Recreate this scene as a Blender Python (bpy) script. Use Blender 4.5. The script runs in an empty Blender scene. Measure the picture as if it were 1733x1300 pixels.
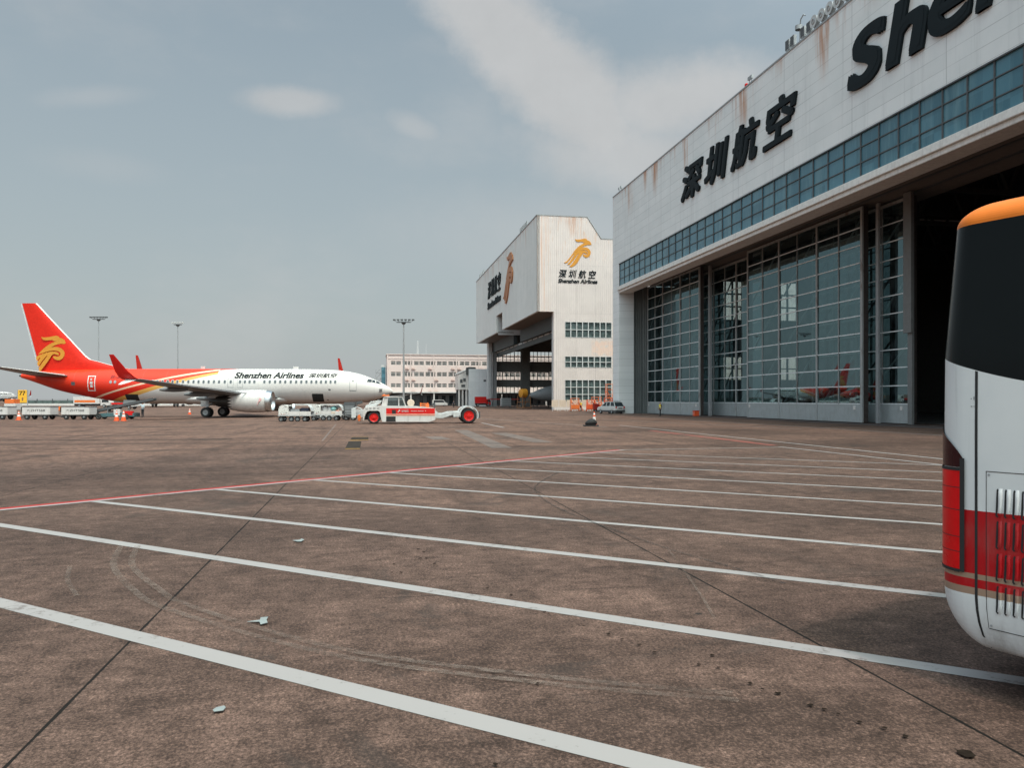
import bpy, bmesh, math, random
from mathutils import Vector, Matrix
R = math.radians
random.seed(7)
sc = bpy.context.scene
COL = sc.collection

# ------------------------------------------------------------------ camera, sky, sun, exposure
cam_d = bpy.data.cameras.new("camera"); cam = bpy.data.objects.new("camera", cam_d); COL.objects.link(cam)
cam_d.sensor_width = 36.0; cam_d.lens = 36.0 * 1320 / 1733; cam_d.shift_y = 27 / 1733
cam_d.clip_start = 0.1; cam_d.clip_end = 6000
cam.location = (0, 0, 1.95); cam.rotation_euler = (R(90), 0, 0)
sc.camera = cam

SUN_EL = R(66); SUN_AZ = (0.48, -0.877)          # horizontal direction towards the sun
sun_d = bpy.data.lights.new("sun", 'SUN'); sun_d.energy = 2.2; sun_d.angle = R(3.5); sun_d.color = (1.0, 0.91, 0.85)
sun = bpy.data.objects.new("sun", sun_d); COL.objects.link(sun)
sdir = Vector((SUN_AZ[0] * math.cos(SUN_EL), SUN_AZ[1] * math.cos(SUN_EL), math.sin(SUN_EL)))
sun.rotation_euler = sdir.to_track_quat('Z', 'Y').to_euler()
sun.location = (30, -60, 90)

sc.view_settings.view_transform = 'Standard'; sc.view_settings.look = 'None'
sc.view_settings.exposure = 0.0; sc.view_settings.gamma = 1.0
sc.cycles.use_denoising = True
sc.cycles.max_bounces = 8; sc.cycles.transparent_max_bounces = 12
sc.cycles.caustics_reflective = False; sc.cycles.caustics_refractive = False


class NT:
    """small node helper"""
    def __init__(s, tree): s.t = tree; s.n = tree.nodes; s.l = tree.links
    def new(s, kind, **kw):
        nd = s.n.new(kind)
        for k, v in kw.items(): setattr(nd, k, v)
        return nd
    def put(s, sock, v):
        if hasattr(v, 'is_output'): s.l.new(v, sock)
        else: sock.default_value = v
    def m(s, op, a, b=0.0, c=0.0, clamp=False):
        nd = s.new('ShaderNodeMath', operation=op); nd.use_clamp = clamp
        s.put(nd.inputs[0], a); s.put(nd.inputs[1], b); s.put(nd.inputs[2], c)
        return nd.outputs[0]
    def step(s, v, a, b):                         # smoothstep a..b -> 0..1
        nd = s.new('ShaderNodeMapRange', interpolation_type='SMOOTHSTEP')
        s.put(nd.inputs['Value'], v); s.put(nd.inputs['From Min'], a); s.put(nd.inputs['From Max'], b)
        return nd.outputs[0]
    def mix(s, f, a, b, mode='MIX'):
        nd = s.new('ShaderNodeMix', data_type='RGBA', blend_type=mode)
        s.put(nd.inputs[0], f)
        for i, v in ((6, a), (7, b)):
            if isinstance(v, (tuple, list)) and len(v) == 3: v = (*v, 1)
            s.put(nd.inputs[i], v)
        return nd.outputs[2]
    def noise(s, vec, scale, detail=4.0, rough=0.55, dist=0.0):
        nd = s.new('ShaderNodeTexNoise'); s.put(nd.inputs['Vector'], vec)
        nd.inputs['Scale'].default_value = scale; nd.inputs['Detail'].default_value = detail
        nd.inputs['Roughness'].default_value = rough; nd.inputs['Distortion'].default_value = dist
        return nd.outputs[0]
    def mapping(s, vec, loc=(0, 0, 0), rot=(0, 0, 0), scale=(1, 1, 1)):
        nd = s.new('ShaderNodeMapping'); s.put(nd.inputs[0], vec)
        nd.inputs[1].default_value = loc; nd.inputs[2].default_value = rot; nd.inputs[3].default_value = scale
        return nd.outputs[0]
    def sep(s, vec):
        nd = s.new('ShaderNodeSeparateXYZ'); s.put(nd.inputs[0], vec); return nd.outputs
    def comb(s, x, y, z=0.0):
        nd = s.new('ShaderNodeCombineXYZ')
        for i, v in enumerate((x, y, z)): s.put(nd.inputs[i], v)
        return nd.outputs[0]
    def obj(s): return s.new('ShaderNodeTexCoord').outputs['Object']


# ------------------------------------------------------------------ sky
world = bpy.data.worlds.new("World"); sc.world = world; world.use_nodes = True
w = NT(world.node_tree); w.n.clear()
sky = w.new('ShaderNodeTexSky', sky_type='NISHITA'); sky.sun_disc = False
sky.sun_elevation = SUN_EL; sky.sun_rotation = math.atan2(SUN_AZ[0], SUN_AZ[1])
sky.air_density = 1.0; sky.dust_density = 3.0; sky.ozone_density = 1.5; sky.altitude = 0
geo = w.new('ShaderNodeTexCoord').outputs['Generated']
x, y, z = w.sep(geo)
zc = w.m('MAXIMUM', z, 0.012)
w.put(sky.inputs[0], w.comb(x, y, zc))
haze_f = w.m('MULTIPLY', w.m('POWER', w.m('SUBTRACT', 1.0, zc, clamp=True), 1.2), 0.78)
haze_f = w.m('ADD', haze_f, 0.14, clamp=True)
base = w.mix(haze_f, w.mix(1.0, sky.outputs[0], (0.80, 1.06, 0.93), 'MULTIPLY'), (3.52, 3.74, 3.80))
# thin clouds in fixed compass directions, broken up by noise
px = w.m('DIVIDE', x, w.m('MAXIMUM', y, 0.05)); pz = w.m('DIVIDE', zc, w.m('MAXIMUM', y, 0.05))
cp = w.comb(px, pz, 0.0)
wob = w.m('ADD', w.m('MULTIPLY', w.m('SUBTRACT', w.noise(cp, 6.0, 10, 0.64), 0.5), 0.36), w.m('MULTIPLY', w.m('SUBTRACT', w.noise(cp, 26.0, 8, 0.66), 0.5), 0.16))
def blob(cx, cz, rx, rz, rot, soft, amt):
    ca, sa = math.cos(rot), math.sin(rot)
    dx = w.m('SUBTRACT', px, cx); dz = w.m('SUBTRACT', pz, cz)
    a = w.m('DIVIDE', w.m('ADD', w.m('MULTIPLY', dx, ca), w.m('MULTIPLY', dz, sa)), rx)
    b = w.m('DIVIDE', w.m('SUBTRACT', w.m('MULTIPLY', dz, ca), w.m('MULTIPLY', dx, sa)), rz)
    r = w.m('SQRT', w.m('ADD', w.m('MULTIPLY', a, a), w.m('MULTIPLY', b, b)))
    r = w.m('ADD', r, w.m('MULTIPLY', wob, 2.2))
    return w.m('MULTIPLY', w.step(r, 1.0, 1.0 - soft), amt)
cl = blob(-0.282, 0.384, 0.088, 0.026, R(-4), 0.75, 0.62)
for args in ((-0.125, 0.350, 0.055, 0.024, R(-22), 0.9, 0.42), (0.035, 0.430, 0.30, 0.085, R(-43), 0.6, 0.82), (-0.03, 0.50, 0.11, 0.055, R(-30), 0.75, 0.75),
             (0.21, 0.385, 0.20, 0.075, R(12), 0.75, 0.80), (0.16, 0.31, 0.22, 0.085, R(-8), 0.9, 0.75), (0.07, 0.22, 0.34, 0.09, R(2), 1.0, 0.35), (-0.54, 0.39, 0.10, 0.02, R(3), 0.95, 0.25), (-0.52, 0.30, 0.12, 0.03, R(-8), 0.95, 0.16)):
    cl = w.m('MAXIMUM', cl, blob(*args))
far = w.m('MULTIPLY', w.step(w.noise(w.comb(x, y, w.m('MULTIPLY', zc, 2.0)), 2.6, 7, 0.6), 0.47, 0.75), 0.30)
cl = w.m('MAXIMUM', cl, far)
cl = w.m('MULTIPLY', cl, w.step(y, -0.1, 0.08)); cl = w.m('MAXIMUM', cl, far)
tex = w.m('ADD', 0.90, w.m('MULTIPLY', w.noise(cp, 11.0, 8, 0.6), 0.22))
fin = w.mix(cl, base, w.mix(1.0, (4.35, 4.36, 4.34), w.comb(tex, tex, tex), 'MULTIPLY'))
# hazy sky brightened towards the sun, mostly out of view, to lift the shaded facade
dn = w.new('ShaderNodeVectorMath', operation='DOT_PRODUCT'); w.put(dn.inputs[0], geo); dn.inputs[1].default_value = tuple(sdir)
sky_boost = w.m('ADD', 1.0, w.m('MULTIPLY', w.step(dn.outputs['Value'], 0.05, 0.95), 2.9))
gl3 = w.comb(sky_boost, w.m('ADD', 0.07, w.m('MULTIPLY', sky_boost, 0.93)), w.m('ADD', 0.13, w.m('MULTIPLY', sky_boost, 0.87)))
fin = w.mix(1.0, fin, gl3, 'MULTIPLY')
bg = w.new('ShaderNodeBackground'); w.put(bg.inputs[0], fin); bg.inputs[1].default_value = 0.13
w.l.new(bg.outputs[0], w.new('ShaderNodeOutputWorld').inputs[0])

# ------------------------------------------------------------------ materials
def mat(name, col, rough=0.5, metal=0.0, var=0.10, vscale=3.0, bump=0.0, bscale=30.0, spec=0.5, dirt=0.0, coat=0.0):
    m = bpy.data.materials.new(name); m.use_nodes = True
    t = NT(m.node_tree); b = t.n['Principled BSDF']
    o = t.obj()
    if var or dirt:
        nz = t.noise(o, vscale, 5, 0.6)
        c = t.mix(t.step(nz, 0.25, 0.75), tuple(v * (1 - var) for v in col), tuple(min(1, v * (1 + var)) for v in col))
        if dirt:
            d = t.noise(t.mapping(o, scale=(2.2, 2.2, 0.35)), 2.0, 6, 0.65)
            c = t.mix(t.m('MULTIPLY', t.step(d, 0.48, 0.72), dirt), c, (0.16, 0.13, 0.105))
        t.l.new(c, b.inputs['Base Color'])
        t.l.new(t.m('ADD', t.m('MULTIPLY', t.m('SUBTRACT', nz, 0.5), 0.25), rough, clamp=True), b.inputs['Roughness'])
    else:
        b.inputs['Base Color'].default_value = (*col, 1); b.inputs['Roughness'].default_value = rough
    b.inputs['Metallic'].default_value = metal
    b.inputs['Specular IOR Level'].default_value = spec
    b.inputs['Coat Weight'].default_value = coat
    if bump:
        bn = t.new('ShaderNodeBump'); bn.inputs['Strength'].default_value = bump; bn.inputs['Distance'].default_value = 0.02
        t.l.new(t.noise(o, bscale, 4), bn.inputs['Height']); t.l.new(bn.outputs[0], b.inputs['Normal'])
    return m

M = {}
M['white'] = mat('white_paint', (0.60, 0.575, 0.56), 0.35, var=0.05, dirt=0.25)
M['white_clean'] = mat('white_gloss', (0.66, 0.635, 0.615), 0.28, var=0.03)
M['grey'] = mat('grey_paint', (0.30, 0.31, 0.32), 0.5, dirt=0.25)
M['lgrey'] = mat('light_grey_paint', (0.52, 0.53, 0.53), 0.5, dirt=0.2)
M['dgrey'] = mat('dark_grey', (0.075, 0.08, 0.085), 0.55)
M['black'] = mat('black_rubber', (0.016, 0.016, 0.017), 0.75)
M['red'] = mat('red_paint', (0.60, 0.012, 0.010), 0.45, var=0.06, spec=0.3)
M['dred'] = mat('dark_red_paint', (0.30, 0.014, 0.010), 0.45, var=0.06)
M['orange'] = mat('orange_paint', (0.72, 0.16, 0.03), 0.5, dirt=0.15)
M['cone_orange'] = mat('cone_orange', (0.80, 0.10, 0.02), 0.55)
M['yellow'] = mat('yellow_paint', (0.78, 0.42, 0.03), 0.5)
M['gold'] = mat('gold_paint', (0.58, 0.25, 0.03), 0.5, var=0.06, spec=0.3)
M['gold_side'] = mat('darker_gold_paint', (0.42, 0.16, 0.06), 0.5, var=0.1)  # darker, redder gold than the end wall emblem
M['ink'] = mat('dark_letter_paint', (0.008, 0.013, 0.016), 0.6, var=0.15, spec=0.15)
M['steel'] = mat('brushed_steel', (0.52, 0.53, 0.54), 0.3, metal=0.9)
M['galv'] = mat('galvanised_steel', (0.33, 0.34, 0.35), 0.5, metal=0.3)
M['dark_metal'] = mat('dark_exhaust_metal', (0.06, 0.058, 0.055), 0.4, metal=0.6)
M['glass_dark'] = mat('dark_window_glass', (0.02, 0.026, 0.03), 0.08, var=0.0)
M['pane_grey'] = mat('cabin_pane', (0.10, 0.11, 0.12), 0.15, var=0.0)
M['pink_wall'] = mat('pale_pink_render', (0.66, 0.545, 0.515), 0.8, var=0.03, dirt=0.06)
M['beige'] = mat('beige_board', (0.62, 0.50, 0.40), 0.7, dirt=0.2)
M['teal'] = mat('teal_paint', (0.06, 0.13, 0.145), 0.5)
M['wing_grey'] = mat('wing_grey', (0.15, 0.155, 0.16), 0.4, var=0.06, vscale=1.2)
M['brown'] = mat('brown_wood', (0.24, 0.11, 0.05), 0.7)
M['skin'] = mat('skin', (0.40, 0.22, 0.15), 0.6)
M['hair'] = mat('black_hair', (0.012, 0.011, 0.010), 0.6)
M['trousers'] = mat('dark_trousers', (0.018, 0.019, 0.024), 0.85)
M['shirt_blue'] = mat('pale_blue_shirt', (0.40, 0.48, 0.52), 0.8)
M['vest'] = mat('yellow_vest_cloth', (0.72, 0.55, 0.03), 0.7)
M['vest_band'] = mat('reflective_band', (0.6, 0.62, 0.6), 0.4)
M['shirt_dark'] = mat('dark_shirt', (0.03, 0.035, 0.05), 0.85)
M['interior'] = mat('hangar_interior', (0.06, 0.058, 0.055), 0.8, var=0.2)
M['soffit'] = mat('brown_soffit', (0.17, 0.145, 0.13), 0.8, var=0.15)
M['line_white'] = None


def worn_paint(name, col, under=(0.075, 0.055, 0.047), wear=0.5, scale=9.0):
    m = bpy.data.materials.new(name); m.use_nodes = True
    t = NT(m.node_tree); b = t.n['Principled BSDF']; o = t.obj()
    n1 = t.noise(o, scale, 8, 0.75); n2 = t.noise(o, 0.9, 4)
    f = t.step(t.m('ADD', n1, t.m('MULTIPLY', t.m('SUBTRACT', n2, 0.5), 0.6)), 0.70 - 0.28 * wear, 0.80 - 0.2 * wear)
    f = t.m('MULTIPLY', f, 0.35 + 0.6 * wear)
    c = t.mix(t.m('MULTIPLY', n2, 0.35), col, tuple(v * 0.72 for v in col))
    t.l.new(t.mix(f, c, under), b.inputs['Base Color']); b.inputs['Roughness'].default_value = 0.7
    return m
M['line_white'] = worn_paint('white_line_paint', (0.292, 0.270, 0.265), wear=0.5)
M['line_old'] = worn_paint('worn_white_line_paint', (0.27, 0.25, 0.24), wear=0.65, scale=4)
M['line_faint'] = worn_paint('faint_line_paint', (0.15, 0.108, 0.09), wear=0.95, scale=2.2)
M['line_red'] = worn_paint('red_line_paint', (0.36, 0.010, 0.006), wear=0.5)

def ground_mat():
    m = bpy.data.materials.new('apron_concrete'); m.use_nodes = True
    t = NT(m.node_tree); b = t.n['Principled BSDF']
    o = t.obj()                                   # ground object is turned so its x runs along the hangar front
    gx, gy, gz = t.sep(o)
    wv = t.m('MULTIPLY', t.m('SUBTRACT', t.noise(o, 3.0, 5), 0.5), 0.02)
    P = 5.42
    a = t.m('DIVIDE', t.m('ADD', gx, 7.77), P); c = t.m('DIVIDE', t.m('SUBTRACT', gy, -1.9), P)
    def seam(v, wd):
        fr = t.m('FRACT', t.m('ADD', v, 0.5)); d = t.m('MULTIPLY', t.m('ABSOLUTE', t.m('SUBTRACT', fr, 0.5)), P)
        return t.step(t.m('ADD', d, wv), wd, wd * 0.8)
    s1 = seam(c, 0.0125); s2 = t.m('MULTIPLY', seam(a, 0.0125), t.step(t.noise(o, 0.8, 3), 0.42, 0.60))
    joint = t.m('MAXIMUM', s1, t.m('MULTIPLY', s2, 0.75))
    cell = t.new('ShaderNodeTexWhiteNoise', noise_dimensions='2D')
    t.l.new(t.comb(t.m('FLOOR', a), t.m('FLOOR', c)), cell.inputs[0])
    tone = lambda q: (0.088 * q, 0.0545 * q, 0.0430 * q)
    base = t.mix(cell.outputs[0], tone(.62), tone(1.30))
    big = t.noise(o, 0.055, 5, 0.55, 0.4); mid = t.noise(o, 0.42, 8, 0.66, 0.8); fine = t.noise(o, 4.2, 9, 0.78, 0.3); grit = t.noise(o, 34.0, 6, 0.8)
    streak = t.noise(t.mapping(o, rot=(0, 0, R(52)), scale=(0.09, 1.1, 1)), 1.0, 6, 0.6)
    streak2 = t.noise(t.mapping(o, rot=(0, 0, R(2)), scale=(0.55, 0.035, 1)), 1.0, 8, 0.68)
    streak3 = t.noise(t.mapping(o, rot=(0, 0, R(-3)), scale=(0.20, 0.014, 1)), 1.0, 6, 0.6)
    zone = t.m('SUBTRACT', t.m('ADD', t.m('MULTIPLY', gx, -0.7584), t.m('MULTIPLY', gy, -0.6518)), 15.76)
    base = t.mix(t.m('MULTIPLY', t.step(big, 0.42, 0.64), 0.55), base, tone(1.65))
    base = t.mix(t.m('MULTIPLY', t.step(t.m('ADD', zone, t.m('MULTIPLY', t.m('SUBTRACT', big, 0.5), 60.0)), -3.0, 14.0), 0.60), base, (0.245, 0.140, 0.103))
    base = t.mix(t.m('MULTIPLY', t.step(mid, 0.47, 0.68), 0.65), base, tone(.46))
    base = t.mix(t.m('MULTIPLY', t.step(mid, 0.45, 0.28), 0.55), base, tone(1.75))
    base = t.mix(t.m('MULTIPLY', t.step(streak, 0.50, 0.68), 0.55), base, tone(.46))
    base = t.mix(t.m('MULTIPLY', t.step(streak2, 0.50, 0.66), 0.60), base, tone(.50))
    base = t.mix(t.m('MULTIPLY', t.step(streak2, 0.46, 0.32), 0.55), base, tone(1.75))
    base = t.mix(t.m('MULTIPLY', t.step(streak3, 0.54, 0.64), 0.55), base, tone(.55))
    base = t.mix(t.m('MULTIPLY', t.step(fine, 0.46, 0.66), 0.62), base, tone(.42))
    base = t.mix(t.m('MULTIPLY', t.step(fine, 0.47, 0.30), 0.62), base, tone(2.0))
    base = t.mix(t.m('MULTIPLY', t.step(grit, 0.45, 0.62), 0.70), base, tone(.32))
    base = t.mix(t.m('MULTIPLY', t.step(grit, 0.50, 0.34), 0.60), base, tone(2.2))
    def times(c_, f_, lo, hi): q_ = t.m('ADD', lo, t.m('MULTIPLY', f_, hi - lo)); return t.mix(1.0, c_, t.comb(q_, q_, q_), 'MULTIPLY')
    base = times(base, t.step(t.noise(o, 1.7, 10, 0.78, 0.5), 0.34, 0.66), 0.80, 1.20)
    base = times(base, t.step(t.noise(t.mapping(o, scale=(1.0, 0.35, 1)), 9.0, 8, 0.75), 0.34, 0.66), 0.76, 1.27)
    base = times(base, t.step(t.noise(o, 58.0, 5, 0.8), 0.36, 0.64), 0.55, 1.55)
    stain = t.m('MULTIPLY', t.step(t.noise(o, 0.16, 9, 0.7, 1.2), 0.575, 0.63), 0.45)
    base = t.mix(stain, base, (0.036, 0.029, 0.026))
    # oil drips: small round spots with sparse cells
    vo = t.new('ShaderNodeTexVoronoi', feature='F1'); t.l.new(o, vo.inputs['Vector']); vo.inputs['Scale'].default_value = 1.5; vo.inputs['Randomness'].default_value = 1.0
    rnd = t.sep(vo.outputs['Color'])[0]
    spot = t.m('MULTIPLY', t.step(vo.outputs['Distance'], t.m('MULTIPLY', rnd, 0.085), 0.0), t.step(t.noise(o, 0.23, 2), 0.50, 0.62))
    spot = t.m('MULTIPLY', spot, t.step(rnd, 0.62, 0.70))
    base = t.mix(t.m('MULTIPLY', spot, 2.0, clamp=True), base, (0.022, 0.019, 0.017))
    base = t.mix(t.m('MULTIPLY', joint, 0.97), base, (0.006, 0.005, 0.004))
    t.l.new(base, b.inputs['Base Color'])
    t.l.new(t.m('ADD', 0.62, t.m('MULTIPLY', fine, 0.3)), b.inputs['Roughness'])
    b.inputs['Specular IOR Level'].default_value = 0.16
    bn = t.new('ShaderNodeBump'); bn.inputs['Strength'].default_value = 0.35; bn.inputs['Distance'].default_value = 0.012
    h = t.m('SUBTRACT', t.m('ADD', t.m('MULTIPLY', fine, 0.6), t.m('MULTIPLY', grit, 0.6)), t.m('MULTIPLY', joint, 1.5))
    t.l.new(h, bn.inputs['Height']); t.l.new(bn.outputs[0], b.inputs['Normal'])
    return m
M['apron'] = ground_mat()

def cladding_mat(name, base_a, base_b, row, col_w, top, rust=0.6, edge=False, ribs=0.0, rib_axis='x', seam_dark=0.35, streak=0.35):
    """painted metal cladding in object space (x along the wall, z up) with seams, ribs, rain streaks and rust from the top edge"""
    m = bpy.data.materials.new(name); m.use_nodes = True
    t = NT(m.node_tree); b = t.n['Principled BSDF']; o = t.obj(); gx, gy, gz = t.sep(o)
    if rib_axis == 'y': gx = gy
    pl = t.comb(gx, gz, 0.0)
    c = t.mix(t.step(t.noise(pl, 0.35, 6, 0.6), 0.3, 0.7), base_a, base_b)
    cell = t.new('ShaderNodeTexWhiteNoise', noise_dimensions='2D')
    t.l.new(t.comb(t.m('FLOOR', t.m('DIVIDE', gx, col_w)), t.m('FLOOR', t.m('DIVIDE', gz, row))), cell.inputs[0])
    c = t.mix(t.m('MULTIPLY', cell.outputs[0], 0.12), c, tuple(v * 0.6 for v in base_a))
    def seam(v, p, wd):
        d = t.m('MULTIPLY', t.m('ABSOLUTE', t.m('SUBTRACT', t.m('FRACT', t.m('ADD', t.m('DIVIDE', v, p), 0.5)), 0.5)), p)
        return t.step(d, wd, wd * 0.4)
    brk = t.step(t.noise(pl, 0.28, 3), 0.30, 0.62)
    sm = t.m('MAXIMUM', t.m('MULTIPLY', seam(gz, row, 0.035), t.m('ADD', 0.35, t.m('MULTIPLY', brk, 0.65))), seam(gx, col_w, 0.05))
    c = t.mix(t.m('MULTIPLY', sm, seam_dark), c, (0.10, 0.10, 0.10))
    st = t.noise(t.comb(t.m('MULTIPLY', gx, 1.6), t.m('MULTIPLY', gz, 0.06)), 1.0, 6, 0.7)
    c = t.mix(t.m('MULTIPLY', t.step(st, 0.50, 0.74), streak), c, tuple(v * 0.62 for v in base_a))
    rn = t.noise(t.comb(t.m('MULTIPLY', gx, 0.75), t.m('MULTIPLY', gz, 0.05)), 1.0, 7, 0.72)
    rl = t.noise(t.comb(t.m('MULTIPLY', gx, 0.21), 0.0), 1.0, 2)
    reach = t.m('MULTIPLY', t.step(rl, 0.40, 0.62), 5.0)
    grad = t.step(t.m('ADD', gz, reach), top - 0.2, top + 4.0)
    rf = t.m('MULTIPLY', t.m('MULTIPLY', t.step(rn, 0.44, 0.66), grad), rust)
    c = t.mix(rf, c, (0.46, 0.19, 0.075))
    if edge:                                      # long rust runs beside the corner and one repainted pinkish patch
        er = t.m('MULTIPLY', t.step(t.noise(t.comb(t.m('MULTIPLY', gx, 2.4), t.m('MULTIPLY', gz, .05)), 1.0, 5, .7), .48, .62), t.step(gx, 3.4, 1.2))
        c = t.mix(t.m('MULTIPLY', er, .55), c, (0.66, 0.34, 0.20))
        e2 = t.m('MULTIPLY', t.step(t.noise(t.comb(t.m('MULTIPLY', gx, 3.5), t.m('MULTIPLY', gz, .25)), 1.0, 4, .7), .56, .66), t.step(gz, 26.0, 36.0))
        c = t.mix(t.m('MULTIPLY', e2, .6), c, (0.60, 0.30, 0.15))
        pt = t.m('MULTIPLY', t.m('MULTIPLY', t.step(gx, 10.6, 11.4), t.step(gz, 10.4, 10.9)), t.m('MULTIPLY', t.step(gz, 13.9, 13.2), t.step(t.noise(pl, .9, 5), .32, .55)))
        c = t.mix(t.m('MULTIPLY', pt, .6), c, (0.80, 0.54, 0.42))
    t.l.new(c, b.inputs['Base Color']); b.inputs['Roughness'].default_value = 0.55
    if ribs:
        bn = t.new('ShaderNodeBump'); bn.inputs['Strength'].default_value = 0.9; bn.inputs['Distance'].default_value = 0.05
        t.l.new(t.m('POWER', t.m('ABSOLUTE', t.m('SINE', t.m('MULTIPLY', gx, math.pi / ribs))), 0.5), bn.inputs['Height'])
        t.l.new(bn.outputs[0], b.inputs['Normal'])
    return m
M['clad'] = cladding_mat('hangar_cladding', (0.74, 0.76, 0.76), (0.81, 0.82, 0.82), 0.98, 9.6, 31.6, rust=1.0)
M['clad2'] = cladding_mat('far_hangar_cladding', (0.72, 0.73, 0.71), (0.78, 0.78, 0.76), 9.4, 10.5, 37.7, rust=0.6, ribs=0.6, seam_dark=0.18, streak=0.3)
M['clad2e'] = cladding_mat('far_hangar_end_cladding', (0.62, 0.545, 0.52), (0.68, 0.60, 0.57), 9.4, 3.9, 37.7, rust=0.95, edge=True, ribs=0.42, rib_axis='y', seam_dark=0.25, streak=0.22)

def band_glass():
    m = bpy.data.materials.new('teal_band_glass'); m.use_nodes = True
    t = NT(m.node_tree); b = t.n['Principled BSDF']; o = t.obj(); gx, gy, gz = t.sep(o)
    cell = t.new('ShaderNodeTexWhiteNoise', noise_dimensions='2D')
    t.l.new(t.comb(t.m('FLOOR', t.m('DIVIDE', gx, 2.0)), t.m('FLOOR', t.m('DIVIDE', gz, 1.18))), cell.inputs[0])
    c = t.mix(cell.outputs[0], (0.036, 0.125, 0.172), (0.068, 0.190, 0.250))
    st = t.noise(t.comb(t.m('MULTIPLY', gx, 1.1), t.m('MULTIPLY', gz, 0.12)), 1.0, 6, 0.7)
    c = t.mix(t.m('MULTIPLY', t.step(st, 0.42, 0.7), 0.55), c, (0.15, 0.28, 0.315))
    t.l.new(c, b.inputs['Base Color']); b.inputs['Roughness'].default_value = 0.16; b.inputs['Specular IOR Level'].default_value = 0.6
    return m
M['band'] = band_glass()

def door_glass(name, tint, gl, refl):
    m = bpy.data.materials.new(name); m.use_nodes = True
    t = NT(m.node_tree); t.n.clear()
    out = t.new('ShaderNodeOutputMaterial')
    tr = t.new('ShaderNodeBsdfTransparent'); tr.inputs[0].default_value = (*tint, 1)
    g = t.new('ShaderNodeBsdfGlossy'); g.inputs['Color'].default_value = (*gl, 1); g.inputs['Roughness'].default_value = 0.015
    d = t.new('ShaderNodeBsdfDiffuse'); d.inputs[0].default_value = (0.16, 0.20, 0.21, 1)
    o = t.obj()
    ms0 = t.new('ShaderNodeMixShader'); t.put(ms0.inputs[0], t.m('MULTIPLY', t.step(t.noise(o, 1.5, 6), 0.35, 0.8), 0.28))
    t.l.new(tr.outputs[0], ms0.inputs[1]); t.l.new(d.outputs[0], ms0.inputs[2])
    ms = t.new('ShaderNodeMixShader'); ms.inputs[0].default_value = refl
    t.l.new(ms0.outputs[0], ms.inputs[1]); t.l.new(g.outputs[0], ms.inputs[2]); t.l.new(ms.outputs[0], out.inputs[0])
    return m
M['door_glass'] = door_glass('hangar_door_glass', (0.46, 0.57, 0.58), (0.29, 0.42, 0.45), 0.38)
M['cab_glass'] = door_glass('cab_window_glass', (0.55, 0.62, 0.62), (0.6, 0.65, 0.66), 0.22)
M['win_glass'] = door_glass('building_window_glass', (0.45, 0.52, 0.52), (0.42, 0.52, 0.52), 0.32)


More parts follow.
